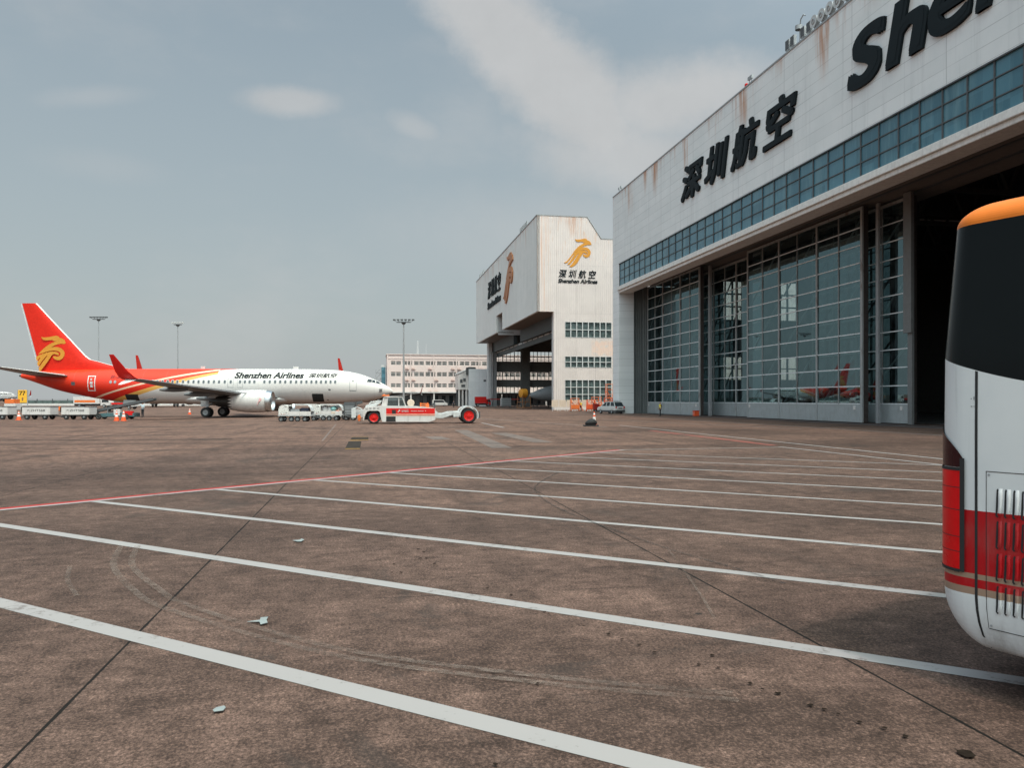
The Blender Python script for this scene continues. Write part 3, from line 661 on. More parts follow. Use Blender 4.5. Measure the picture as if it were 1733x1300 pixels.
for x in (2.0, 2.9, 41.2, 41.6): b = MB(); b.tube((x, .3, 31.7), (x, .3, 32.5), 0.05, n=6); b.box(x - .2, x + .2, .2, .4, 32.3, 32.6); b.build('roof_sensor', M['galv'], hangar)
b = MB(); b.lathe([(0, .18), (.4, .18), (.5, .05)], (40.6, .3, 31.75), 'z', n=12, cap1=True); b.build('warning_light', M['red'], hangar)

# ------------------------------------------------------------------ far hangar (centre)
H2 = thing('hangar', 'tall hangar further off with a golden bird emblem on its cream end wall', 'hangar', (4.86, 150.82, 0), TH)
XL = -87.26
b = MB(); b.box(XL, -49.2, 0, .5, 19.1, 37.7); b.box(-40.2, 0, 0, .5, 19.1, 37.7); b.box(-49.2, -40.2, 0, .5, 23.4, 37.7)
b.build('fascia_wall', M['clad2'], H2)
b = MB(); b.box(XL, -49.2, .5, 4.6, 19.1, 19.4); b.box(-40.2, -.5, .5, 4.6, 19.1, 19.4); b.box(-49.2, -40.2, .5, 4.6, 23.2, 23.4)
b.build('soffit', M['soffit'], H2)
for xa in (-49.6, -40.2): b = MB(); b.box(xa, xa + .4, .5, 6.5, 18.6 if xa < -45 else 19.1, 23.4); b.build('tail_slot_wall', M['lgrey'], H2)
b = MB(); b.box(XL + .2, -50, 4.6, 5.6, 16.2, 19.3); b.box(-41, -.6, 4.6, 5.6, 16.2, 19.3); b.box(XL + .2, -.6, 5.6, 6.1, 14.8, 16.4)
b.build('track_beam', mat('dark_teal_beam', (0.035, 0.05, 0.055), 0.6), H2)
b = MB()
for i in range(14): b.box(-84 + i * 6, -84 + i * 6 + 4.6, 5.5, 5.58, 15.9, 16.25)
b.build('track_rail', M['lgrey'], H2)
W0, W1 = 5.52, 15.0
M['h2_pane'] = mat('grey_green_pane', (0.075, 0.10, 0.10), 0.12, var=.5, vscale=1.3, spec=.8)
b = MB()
mp = lambda a, c, y: (y, a, c)
b.prism([(0, 19.1), (3.28, 19.1), (3.28, 17.2), (60, 17.2), (60, 33.55), (12.93, 33.55), (10.05, 37.7), (0, 37.7)], -.5, 0.0, mp)
for y0, y1, z0, z1 in ((3.28, W0, 0, 17.2), (W1, 60, 0, 17.2), (W0, W1, 10.46, 14.14), (W0, W1, 5.86, 8.28), (W0, W1, 0, 1.6)): b.box(-.5, 0, y0, y1, z0, z1)
b.build('end_wall', M['clad2e'], H2)
for z0, z1, rows in ((14.14, 17.2, 2), (8.28, 10.46, 2), (1.6, 5.86, 3)):
    f = MB(); n = 8; wd = (W1 - W0) / n
    for i in range(n + 1): f.box(-.2, .05, max(W0, W0 + i * wd - .09), min(W1, W0 + i * wd + .09), z0, z1)
    for j in range(rows + 1):
        zz = z0 + (z1 - z0) * j / rows
        for i in range(n): f.box(-.19, .04, W0 + i * wd + .09, W0 + (i + 1) * wd - .09, max(z0, zz - .07), min(z1, zz + .07))
    fr = f.build('window', M['lgrey'], H2)
    p = MB(); p.box(-.16, -.14, W0, W1, z0, z1); p.build('pane', M['h2_pane'], fr)
b = MB(); b.prism([(0, 31.2), (10.05, 37.4), (12.93, 33.2), (60, 33.2), (60, 32.6), (5, 32.6)], XL, -.5, mp); b.build('roof', M['grey'], H2)
b = MB(); b.box(-.06, .06, -.1, 10.1, 37.7, 37.9); b.box(XL, -.06, -.1, .6, 37.7, 37.9)
b.tube((.0, 10.05, 37.75), (.0, 12.9, 33.6), .12, n=6); b.box(-.06, .06, 12.9, 60, 33.55, 33.72); b.build('roof_edge', M['grey'], H2)
for xa, xb in ((-1.6, -.5), (XL, XL + 3.2)): b = MB(); b.box(xa, xb, 3.28, 4.4, 0, 19.1); b.build('door_pier', M['lgrey'], H2)
b = MB(); b.box(XL + 3.3, XL + 4.4, 4.4, 5.6, 0, 16.2); b.box(XL + 4.5, XL + 5.2, 3.7, 4.0, 0, 16.2); b.build('door_stack', M['grey'], H2)
b = MB(); b.box(XL, -.5, 60, 60.5, 0, 33); b.box(XL, -.5, 4.6, 60, 30.5, 31); b.build('shell', M['interior'], H2)
# the far end wall, three strips of glazing between dark bands
b = MB()
for z0, z1 in ((5.9, 8.1), (10.4, 13.7), (16.7, 31)): b.box(XL, XL + .5, 4.4, 60, z0, z1)
b.box(XL + .1, XL + 1.6, 13.6, 16.4, 0, 31); b.build('far_wall', mat('dark_inner_wall', (0.20, 0.21, 0.205), 0.8, var=0.2), H2)
b = MB()
for z0, z1 in ((0, 5.9), (8.1, 10.4), (13.7, 16.7)):
    for i in range(38): b.box(XL + .1, XL + .3, 4.4 + i * 1.2 * (1 if i % 3 else 1.0), 4.4 + i * 1.2 + (.13 if i % 3 else .22), z0, z1)
    b.box(XL + .31, XL + .4, 4.4, 50, (z0 + z1) / 2 - .08, (z0 + z1) / 2 + .06)
b.box(XL + .31, XL + .4, 4.4, 50, 3.9, 4.05); b.build('glazing_bar', M['dgrey'], H2)
for ch, (x0, x1) in zip('深圳航空', ((-62.8, -58.0), (-57.4, -52.6), (-52.0, -47.2), (-46.6, -41.8))):
    text_part('sign_character', ch, wall_fn(x0, x1, 29.2, 33.8), M['ink'], H2, depth=0.3, shear=0.2, fat=0.03)
text_part('sign_lettering', 'Shenzhen Airlines', wall_fn(-63.3, -41.9, 26.5, 28.3), M['ink'], H2, depth=0.3, shear=0.2, fat=0.06)
b = MB()
for P in emblem_wall(): b.prism([(-37.5 + a * 12.5, 24.7 + c * 11.1) for a, c in P], -.3, 0)
b.build('bird_emblem', M['gold_side'], H2)
end_fn = lambda y0, y1, z0, z1: (lambda u, v, d: (0.02 + .06 * d, y0 + u * (y1 - y0), z0 + v * (z1 - z0)))
for ch, y0 in zip('深圳航空', (4.25, 6.25, 8.2, 10.2)):
    text_part('sign_character', ch, end_fn(y0, y0 + 1.62, 25.75, 27.35), M['ink'], H2, depth=0.2, shear=0.2, fat=0.02)
text_part('sign_lettering', 'Shenzhen Airlines', end_fn(4.15, 12.1, 24.75, 25.55), M['ink'], H2, depth=0.2, shear=0.2, fat=0.05)
b = MB()
for P in emblem_wall(): b.prism([(5.35 + a * 5.5, 27.85 + c * 5.7) for a, c in P], 0.001, .08, mp)
b.build('bird_emblem', M['gold'], H2)
for x in [-11, -12.4, -13.8, -15.2, -16.6, -18, -72, -75, -78, -81]: floodlight(x, False, H2, 37.9, .3)

# ------------------------------------------------------------------ airliners
def interp(tab, x):
    for (a, p), (c, q) in zip(tab[:-1], tab[1:]):
        if x <= c: return p + (q - p) * (x - a) / (c - a)
    return tab[-1][1]
TOP = [(0, 4.93), (0.86, 5.17), (2.51, 5.30), (4.83, 5.38), (7.49, 5.48), (10.82, 5.53), (20, 5.55), (29.68, 5.55), (33, 5.53), (35.14, 5.48), (37.19, 5.28), (38.56, 4.98), (39.3, 4.72), (39.93, 4.45), (40.96, 3.98), (41.65, 3.61), (42.06, 3.30), (42.25, 3.10), (42.34, 2.93)]
BOT = [(0, 4.46), (0.79, 4.27), (2.97, 3.42), (4.57, 2.90), (7.82, 2.22), (10.02, 1.84), (11.82, 1.62), (14.16, 1.52), (30, 1.48), (35, 1.48), (36.85, 1.50), (38.97, 1.70), (40.41, 1.98), (41.41, 2.33), (42.0, 2.62), (42.25, 2.79), (42.34, 2.91)]
def smooth_tab(tab):
    xs = [0, .4, .86] + [1.5 + i * .75 for i in range(46)] + [36 + i * .3 for i in range(19)] + [41.6, 41.8, 41.95, 42.08, 42.18, 42.26, 42.31, 42.34]
    ys = [interp(tab, x) for x in xs]
    for _ in range(2): ys = [ys[0]] + [(ys[i - 1] + 2 * ys[i] + ys[i + 1]) / 4 for i in range(1, len(ys) - 1)] + [ys[-1]]
    return list(zip(xs, ys))
TOPS, BOTS = smooth_tab(TOP), smooth_tab(BOT)
def fus(x):
    a, c = interp(TOPS, x), interp(BOTS, x); hh = (a - c) / 2
    return (a + c) / 2, hh, min(1.90, hh * .95)
def fus_y(x, z, off=0.012):
    zc, hh, hw = fus(x); q = max(-.995, min(.995, (z - zc) / hh)); return -(hw * math.sqrt(1 - q * q) + off)

def livery():
    m = bpy.data.materials.new('airliner_livery'); m.use_nodes = True
    t = NT(m.node_tree); b = t.n['Principled BSDF']; o = t.obj(); x, y, z = t.sep(o)
    zc = t.m('ADD', t.m('ADD', 2.28, t.m('MULTIPLY', t.m('SUBTRACT', x, 8.74), .2815)), t.m('MULTIPLY', t.m('MULTIPLY', t.m('SUBTRACT', x, 8.74), t.m('SUBTRACT', x, 15.41)), -.0069))
    d = t.m('SUBTRACT', z, zc)
    gu = t.m('ADD', -.95, t.m('MULTIPLY', t.m('SUBTRACT', x, 10.7), .053)); gl = t.m('ADD', -1.26, t.m('MULTIPLY', t.m('SUBTRACT', x, 14.0), .078))
    lt = lambda a, c: t.m('LESS_THAN', a, c)
    red = t.mix(t.step(z, 2.2, 5.2), (0.55, 0.012, 0.006), (0.68, 0.040, 0.010))  # red painted oranger towards the crown, imitating light on the upper side
    white = t.mix(t.noise(o, .8, 4), (0.60, 0.57, 0.55), (0.65, 0.62, 0.60))
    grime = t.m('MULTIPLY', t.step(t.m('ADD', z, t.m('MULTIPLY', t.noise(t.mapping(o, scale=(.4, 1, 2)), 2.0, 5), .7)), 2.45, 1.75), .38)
    c = t.mix(lt(d, -.20), t.mix(lt(d, 0.0), red, (0.74, 0.52, 0.38)), red)
    c = t.mix(lt(t.m('SUBTRACT', d, gu), 0), c, (0.68, 0.36, 0.09))
    c = t.mix(lt(t.m('SUBTRACT', d, gl), 0), c, white)
    fwd = t.m('GREATER_THAN', x, 22.6); c = t.mix(fwd, c, white)
    thin = t.m('MULTIPLY', t.m('MULTIPLY', fwd, lt(x, 24.6)), t.m('GREATER_THAN', z, t.m('ADD', 5.36, t.m('MULTIPLY', t.m('SUBTRACT', x, 22.6), .09))))
    c = t.mix(thin, c, red)
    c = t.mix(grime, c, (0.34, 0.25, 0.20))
    pan = t.m('MULTIPLY', t.step(t.m('ABSOLUTE', t.m('SUBTRACT', t.m('FRACT', t.m('DIVIDE', x, 2.6)), .5)), .008, .002), .25)
    c = t.mix(pan, c, (0.25, .22, .2))
    t.l.new(c, b.inputs['Base Color']); b.inputs['Roughness'].default_value = .38; b.inputs['Specular IOR Level'].default_value = .4; b.inputs['Coat Weight'].default_value = .05
    return m
M['livery'] = livery()

def aero(t_): return [(1, 0), (.75, t_ * .35), (.45, t_ * .9), (.2, t_), (.05, t_ * .6), (0, 0), (.05, -t_ * .45), (.2, -t_ * .75), (.45, -t_ * .65), (.75, -t_ * .25)]
def wing_rings(secs, up):                         # secs: (span pos, x of leading edge, x of trailing edge, z, thickness)
    out = []
    for s_, le, te, z, th in secs:
        ch = le - te; out.append([up(le - a * ch, s_, z + q) for a, q in aero(th)])
    return out

def make_airliner(label, full=True, m_body=None):
    r = thing('airliner', label, 'airliner')
    mb = m_body or M['livery']
    b = MB(); rings = []; n = 44
    for x, _ in TOPS:
        zc, hh, hw = fus(x); rings.append([(x, hw * math.cos(2 * math.pi * i / n), zc + hh * math.sin(2 * math.pi * i / n)) for i in range(n)])
    b.ring(rings); fz = b.build('fuselage', mb, r, smooth=True, split=60)
    b = MB(); b.ell((24.6, 0, 2.05), (7.0, 2.15, .85), 20, 12); b.build('belly_fairing', M['white'] if m_body is None else mb, fz, smooth=True)
    b = MB(); b.tube((.12, 0, 4.70), (-.25, 0, 4.72), .19, .10, 10); b.build('tail_pipe', M['dark_metal'], fz, smooth=True)
    for q_ in ((30.8, 31.4, 5.5, 5.85), (20.2, 20.7, 5.5, 5.85), (33.5, 33.9, 1.15, 1.5)): b = MB(); b.box(q_[0], q_[1], -.02, .02, q_[2], q_[3]); b.build('antenna', M['white'], fz)
    def patch(x0, x1, z0, z1, off, b, nx=3, nz=4):
        v = [(x0 + (x1 - x0) * i / nx, z0 + (z1 - z0) * j / nz) for j in range(nz + 1) for i in range(nx + 1)]
        b.add([(x, fus_y(x, z, off), z) for x, z in v], [(j * (nx + 1) + i, j * (nx + 1) + i + 1, (j + 1) * (nx + 1) + i + 1, (j + 1) * (nx + 1) + i) for j in range(nz) for i in range(nx)])
    def frame(x0, x1, z0, z1, wd, off, b):
        patch(x0, x1, z0, z0 + wd, off, b, 2, 1); patch(x0, x1, z1 - wd, z1, off, b, 2, 1)
        patch(x0, x0 + wd, z0 + wd, z1 - wd, off, b, 1, 4); patch(x1 - wd, x1, z0 + wd, z1 - wd, off, b, 1, 4)
    # cabin windows
    proto = None
    WX = [14.9, 15.45, 16.0, 16.58, 17.15, 17.69, 18.22, 18.86, 19.45, 20.03, 20.59, 21.15, 21.72, 22.31, 22.88, 23.52, 24.19, 25.23, 25.78, 26.3, 26.84, 27.97, 28.57, 29.17, 29.75, 30.32, 30.95, 31.55, 32.13, 32.71, 33.28, 33.82, 34.36, 34.9, 35.43, 35.95]
    for x in WX:
        if proto is None or x > 34.5 or x < 17:
            b = MB()
            for k, (rx, rz, of) in enumerate(((.165, .23, .006), (.115, .175, .012))):
                b.cur = k; pts = []
                for i in range(14):
                    a = 2 * math.pi * i / 14; q = abs(math.cos(a)) ** .7 * math.copysign(1, math.cos(a)); s_ = abs(math.sin(a)) ** .7 * math.copysign(1, math.sin(a))
                    pts.append((rx * q, fus_y(x, 4.01 + rz * s_, of), 4.01 + rz * s_))
                b.add(pts, [tuple(range(14))])
            o = b.build('cabin_window', [M['lgrey'], M['pane_grey']], r, loc=(x, 0, 0))
            if 17 < x <= 34.5: proto = o
        else:
            o = proto.copy(); COL.objects.link(o); o.parent = r; o.location = (x, 0, 0)
    for quad in ([(39.46, 4.03), (39.98, 3.98), (39.98, 4.32), (39.55, 4.36)], [(40.03, 3.97), (40.42, 3.92), (40.32, 4.20), (40.03, 4.31)], [(40.50, 3.88), (41.03, 3.78), (40.72, 4.05), (40.42, 4.17)]):
        b = MB(); k = 5; (ax, az), (bx_, bz), (cx, cz), (dx, dz) = quad; g_ = []
        for j in range(k + 1):
            for i in range(k + 1):
                u, v = i / k, j / k; xx = (1 - v) * ((1 - u) * ax + u * bx_) + v * ((1 - u) * dx + u * cx); zz = (1 - v) * ((1 - u) * az + u * bz) + v * ((1 - u) * dz + u * cz)
                g_.append((xx, fus_y(xx, zz, .02), zz))
        b.add(g_, [(j * (k + 1) + i, j * (k + 1) + i + 1, (j + 1) * (k + 1) + i + 1, (j + 1) * (k + 1) + i) for j in range(k) for i in range(k)]); b.build('cockpit_window', M['glass_dark'], r)
    b = MB(); frame(37.55, 38.35, 3.02, 4.75, .05, .015, b); patch(37.6, 38.3, 2.97, 3.02, .015, b, 2, 1); d_ = b.build('passenger_door', M['grey'], r)
    b = MB(); patch(37.86, 38.02, 4.05, 4.25, .018, b, 1, 1); b.build('door_window', M['pane_grey'], d_)
    b = MB(); frame(8.12, 9.0, 2.95, 4.70, .10, .015, b); d_ = b.build('passenger_door', M['white_clean'], r); d_['label'] = 'rear door outlined in white'
    b = MB(); patch(8.45, 8.62, 4.18, 4.38, .018, b, 1, 1); patch(8.40, 8.72, 3.75, 4.05, .018, b, 1, 1); patch(8.45, 8.72, 3.38, 3.68, .018, b, 1, 1); b.build('door_placard', M['lgrey'], d_)
    for x0 in (23.85, 24.92):
        b = MB(); frame(x0, x0 + .65, 3.36, 4.42, .035, .010, b); b.build('overwing_exit', M['galv'], r)
    b = MB(); patch(33.3, 34.58, 1.72, 2.65, .015, b, 4, 5); o = b.build('cargo_opening', M['black'], r); o['label'] = 'open forward cargo hold, its shade a flat black panel'  # flat black sheet stands in for the shade inside the hold
    b = MB(); patch(12.3, 13.75, 1.50, 2.58, .015, b, 4, 5); o = b.build('cargo_opening', M['black'], r); o['label'] = 'open rear cargo hold, its shade a flat black panel'  # again a black sheet in place of the shaded hold
    q = MB(); q.add([(12.3, -1.9, 1.95), (13.7, -1.95, 1.9), (13.7, -2.35, 1.35), (12.35, -2.3, 1.4)], [(0, 1, 2, 3)]); q.build('cargo_door', M['dgrey'], o)
    b = MB(); patch(6.2, 6.65, 3.62, 4.0, .015, b, 1, 1); b.build('outflow_vent', M['dgrey'], r)
    b = MB(); patch(35.2, 35.45, 3.05, 3.2, .015, b, 1, 1); patch(34.95, 35.1, 1.9, 2.0, .015, b, 1, 1); b.build('service_port', M['dgrey'], r)
    b = MB()
    for x, z in ((40.9, 3.2), (40.9, 2.98)): b.box(x - .05, x + .3, fus_y(x, z, .1), fus_y(x, z, -.05), z - .03, z + .03)
    b.build('pitot_probe', M['dgrey'], r)
    ff = lambda x0, x1, z0, z1: (lambda u, v, d: (x0 + u * (x1 - x0), fus_y(x0 + u * (x1 - x0), z0 + v * (z1 - z0), .02 + .004 * d), z0 + v * (z1 - z0)))
    text_part('lettering', 'Shenzhen Airlines', ff(24.55, 32.35, 4.42, 5.14), M['ink'], r, shear=.22, fat=.045, cuts=8)
    text_part('lettering', '深圳航空', ff(32.9, 36.15, 4.50, 5.02), M['ink'], r, shear=.22, fat=.02, cuts=8)
    text_part('registration', 'B-20', ff(10.7, 12.2, 4.42, 4.78), M['dred'], r, shear=.15, fat=.04, cuts=5)
    b = MB()
    for x0 in (10.78, 11.28):
        b.add([(x0 + .15 * math.cos(a), fus_y(x0, 3.98 + .19 * math.sin(a), .02), 3.98 + .19 * math.sin(a)) for a in [2 * math.pi * i / 12 for i in range(12)]], [tuple(range(12))])
    b.build('round_badge', M['galv'], r)
    # fin
    fz_ = [(4.9, 13.2, 2.2), (5.54, 12.16, 2.02), (5.87, 10.35, 1.93), (6.34, 8.73, 1.80), (6.6, 7.69, 1.73), (7.0, 7.16, 1.63), (9.0, 5.35, 1.10), (11.0, 3.5, .57), (13.05, 1.64, .02)]
    b = MB(); rings = []
    for z, le, te in fz_:
        th = .26 - .018 * (z - 5); ch = le - te
        rings.append([(te + ch * (1 - a), q, z) for a, q in [(1, 0), (.8, th * .35), (.45, th * .9), (.2, th), (.04, th * .5), (0, 0), (.04, -th * .5), (.2, -th), (.45, -th * .9), (.8, -th * .35)]])
    b.ring(rings); fin_ = b.build('fin', M['fin_red'] if m_body is None else mb, r, smooth=True, split=50)
    def fin_y(x, z):
        le = interp([(q[0], q[1]) for q in fz_], z); te = interp([(q[0], q[2]) for q in fz_], z); th = .26 - .018 * (z - 5)
        return -(th + .015)
    b = MB()
    L_ = [(z, le) for z, le, te in fz_[1:]]
    for (z0, l0), (z1, l1) in zip(L_[:-1], L_[1:]):
        b.add([(l0 + .06, .03, z0), (l0 + .06, -.03, z0), (l0 - .06, -.11, z0), (l1 + .06, .03, z1), (l1 + .06, -.03, z1), (l1 - .06, -.09, z1), (l0 - .06, .11, z0), (l1 - .06, .09, z1)], [(1, 2, 5, 4), (0, 1, 4, 3), (6, 0, 3, 7)])
    b.build('leading_edge', M['white_clean'], fin_)
    b = MB(); b.add([(2.02, -.04, 5.2), (1.92, -.05, 5.2), (-.10, -.05, 13.0), (.02, -.04, 13.0)], [(0, 1, 2, 3)]); b.build('trailing_edge', M['lgrey'], fin_)
    b = MB()
    for P in emblem_fin():
        pts = [(.854 + (a - 0) / 1156 * 5.49, 10.43 - c / 1300 * 6.1) for a, c in P]
        b.add([(x, fin_y(x, z), z) for x, z in pts], [tuple(range(len(pts)))])
    b.build('bird_emblem', M['gold'], fin_)
    # tailplane
    for sg in (-1, 1):
        b = MB(); b.ring(wing_rings([(.6, 5.9, 1.9, 4.62, .20), (1.6, 5.6, 1.8, 4.72, .18), (7.2, 1.95, .55, 5.42, .07)], lambda x, s_, z: (x, sg * s_, z)))
        tp = b.build('tailplane', M['wing_grey'], r, smooth=True, split=60)
        b = MB()
        for (s0, l0, z0), (s1, l1, z1) in zip([(1.6, 5.62, 4.72)], [(7.2, 1.97, 5.42)]): b.tube((l0, sg * s0, z0 + .03), (l1, sg * s1, z1 + .02), .07, .04, 6)
        b.build('leading_edge', M['white_clean'], tp)
    # wings, winglets, engines
    for sg in (-1, 1):
        up = lambda x, s_, z: (x, sg * s_, z)
        b = MB(); b.ring(wing_rings([(.5, 30.2, 21.9, 2.15, .42), (1.9, 29.2, 21.9, 2.25, .40), (5.5, 26.6, 22.3, 2.62, .26), (12, 23.4, 20.7, 3.28, .15), (17.8, 20.75, 19.2, 3.88, .08)], up))
        wg = b.build('wing', M['wing_grey'], r, smooth=True, split=60)
        b = MB(); rr = []
        for s_, le, te, z, th in ((17.7, 20.75, 19.2, 3.86, .07), (18.05, 20.5, 19.05, 4.05, .06), (18.35, 20.0, 18.8, 4.6, .05), (18.85, 18.92, 18.5, 6.12, .025)):
            ch = le - te; rr.append([(le - a * ch, sg * (s_ - q * .8), z + q * .3) for a, q in aero(th)])
        b.ring(rr); b.cur = 1; rr = []
        for s_, le, te, z, th in ((17.8, 20.6, 19.6, 3.85, .05), (18.3, 20.05, 19.3, 3.58, .03), (18.6, 19.5, 19.2, 3.36, .015)):
            ch = le - te; rr.append([(le - a * ch, sg * (s_ - q * .5), z + q * .6) for a, q in aero(th)])
        b.ring(rr); b.build('winglet', [M['red'], M['lgrey']], wg, smooth=True, split=60)
        b = MB(); b.tube((29.0, sg * 1.95, 2.29), (20.8, sg * 17.8, 3.90), .07, .035, 6); b.build('slat_edge', M['steel'], wg)
        for s_, x0, z0, k in ((4.0, 22.6, 2.12, 1.0), (7.6, 22.4, 2.55, .9), (11.4, 21.2, 2.98, .8)):
            b = MB(); b.ell((x0 + .3, sg * s_, z0), (1.9 * k, .20, .30 * k), 10, 9); b.build('flap_fairing', M['wing_grey'], wg, smooth=True)
        ez, ey = 1.82, sg * 4.83
        b = MB(); b.lathe([(29.1, 1.10), (29.0, 1.20), (28.3, 1.245), (27.2, 1.235), (26.2, 1.16), (25.5, 1.03)], (0, ey, ez), 'x', 40)
        # sawtooth rear edge
        n = 36; r0 = [(25.5, ey + 1.03 * math.cos(2 * math.pi * i / n), ez + 1.03 * math.sin(2 * math.pi * i / n)) for i in range(n)]
        r1 = []
        for i in range(n):
            xx, rad = (25.02, .94) if i % 2 else (25.5, 1.029)
            r1.append((xx, ey + rad * math.cos(2 * math.pi * i / n), ez + rad * math.sin(2 * math.pi * i / n)))
        for i in range(1, n, 2): b.add([r0[i - 1], r1[i], r0[(i + 1) % n], r0[i]], [(0, 1, 3), (3, 1, 2)])
        en = b.build('engine', M['white'], r, smooth=True, split=50)
        b = MB(); b.lathe([(29.1, 1.205), (29.35, 1.19), (29.6, 1.13), (29.71, 1.04), (29.62, .96), (29.2, .90), (28.2, .90)], (0, ey, ez), 'x', 40); b.build('intake_ring', M['steel'], en, smooth=True, split=60)
        b = MB(); b.lathe([(28.3, .90), (28.32, .3), (28.75, .05)], (0, ey, ez), 'x', 30, cap1=True); b.build('fan', M['dark_metal'], en, smooth=True)
        b = MB(); b.lathe([(25.6, 1.0), (25.3, .93), (24.8, .74), (24.79, .66), (23.9, .62), (23.6, .52), (23.55, .35), (22.8, .12)], (0, ey, ez - .02), 'x', 30, cap1=True); b.build('exhaust_nozzle', M['dark_metal'], en, smooth=True)
        b = MB(); b.prism([(28.6, ez + 1.12), (26.4, ez + 1.25), (23.3, 2.62), (22.6, 2.2), (24.0, 2.1), (25.6, ez + .8), (28.2, ez + .9)], ey - .16, ey + .16); b.build('pylon', M['lgrey'], en)
        if sg == -1:
            b = MB(); b.tube((28.3, ey - 1.2, 1.35), (28.55, ey - 1.23, 1.85), .03, .09, 6); b.ell((28.65, ey - 1.225, 1.98), (.16, .02, .2), 10, 6); b.build('flower_decal', mat('pink_decal', (.72, .42, .42), .5), en)
    # landing gear: thing > gear > wheel (tyre and hub in one mesh)
    def wheel_mesh(b, c, R_, w_):
        b.cur = 0; b.lathe([(-w_ / 2, R_ * .55), (-w_ / 2, R_ * .9), (-w_ * .3, R_), (w_ * .3, R_), (w_ / 2, R_ * .9), (w_ / 2, R_ * .55)], c, 'y', 24)
        b.cur = 1; b.lathe([(-w_ / 2 + .03, R_ * .56), (-w_ / 2 + .06, R_ * .2), (-w_ / 2 + .01, .02)], c, 'y', 20); b.lathe([(w_ / 2 - .03, R_ * .56), (w_ / 2 - .06, R_ * .2), (w_ / 2 - .01, .02)], c, 'y', 20)
    for yy in (-2.86, 2.86):
        b = MB(); b.tube((21.9, yy, .55), (21.9, yy * .95, 2.2), .13, .16); b.tube((21.9, yy - .5, .55), (21.9, yy + .5, .55), .09); b.tube((21.95, yy, 1.2), (23.0, yy * .6, 2.1), .07); b.box(21.4, 22.3, yy - .62, yy - .58, 1.2, 2.1)
        gr = b.build('landing_gear', M['galv'], r)
        for q in (-.43, .43):
            b = MB(); wheel_mesh(b, (21.9, yy + q, .56), .56, .36); b.build('wheel', [M['black'], M['grey']], gr, smooth=True)
    b = MB(); b.tube((37.6, 0, .35), (37.7, 0, 1.7), .10); b.tube((37.6, -.3, .35), (37.6, .3, .35), .06); b.tube((37.65, 0, .9), (38.6, 0, 1.7), .05); gr = b.build('nose_gear', M['lgrey'], r)
    for q in (-.24, .24):
        b = MB(); wheel_mesh(b, (37.6, q, .35), .35, .2); b.build('wheel', [M['black'], M['grey']], gr, smooth=True)
    return r
M['fin_red'] = mat('fin_red_paint', (0.66, 0.020, 0.007), 0.55, var=0.08, spec=0.25)
jet = make_airliner('red tailed white airliner side on, nose pointing right behind the white and red tow tractor', True)
jet.location = (-56.24, 89.5, 0); jet.rotation_euler = (0, 0, R(2.5))
for loc, rz, lab in (((-93.2, 193.0, 0), R(96), 'airliner parked behind, its red fin showing just right of the near winglet'),
                     ((-46.3, 207.0, 0), R(84), 'distant airliner hidden by the white fuselage, only a thin red fin tip above it'),
                     ((-226.0, 318.0, 0), R(94), 'far airliner at the left edge, only its pale wing showing beyond the baggage carts')):
    c = copy_tree(jet); c.location = loc; c.rotation_euler = (0, 0, rz); c['label'] = lab; c['group'] = 'airliners parked further off'
# the airliner inside the far hangar: bare grey, nose towards the opening
M['primer'] = mat('grey_primer', (0.22, 0.23, 0.235), 0.55)
pj = thing('airliner', 'grey unpainted airliner nose inside the open far hangar', 'airliner')
b = MB(); rings = []
for x, _ in TOPS:
    zc, hh, hw = fus(x); rings.append([(x, hw * math.cos(2 * math.pi * i / 32), zc + hh * math.sin(2 * math.pi * i / 32)) for i in range(32)])
b.ring(rings); b.build('fuselage', M['primer'], pj, smooth=True)
for sgn in (-1, 1):
    b = MB()
    for quad in ([(39.46, 4.03), (39.98, 3.98), (39.98, 4.32), (39.55, 4.36)], [(40.03, 3.97), (41.03, 3.78), (40.72, 4.05), (40.03, 4.31)]): b.add([(x, -sgn * fus_y(x, z, .02), z) for x, z in quad], [(0, 1, 2, 3)])
    b.build('cockpit_window', M['glass_dark'], pj)
b = MB(); b.add([(x, fus_y(x, z, .03), z) for x, z in [(37.4, 2.6), (38.6, 2.7), (38.5, 4.6), (37.5, 4.7)]], [(0, 1, 2, 3)]); b.build('passenger_door', M['black'], pj)
b = MB(); b.tube((37.6, 0, 0), (37.7, 0, 1.7), .12); b.tube((22, -2.5, 0), (22, -2.5, 2), .2); b.tube((22, 2.5, 0), (22, 2.5, 2), .2); b.build('landing_gear', M['black'], pj)
pj.rotation_euler = (0, 0, math.atan2(-N.y, -N.x) - R(8)); e = Vector((4.1, 186, 0)); pj.location = e - Vector((math.cos(pj.rotation_euler[2]), math.sin(pj.rotation_euler[2]), 0)) * 42.3

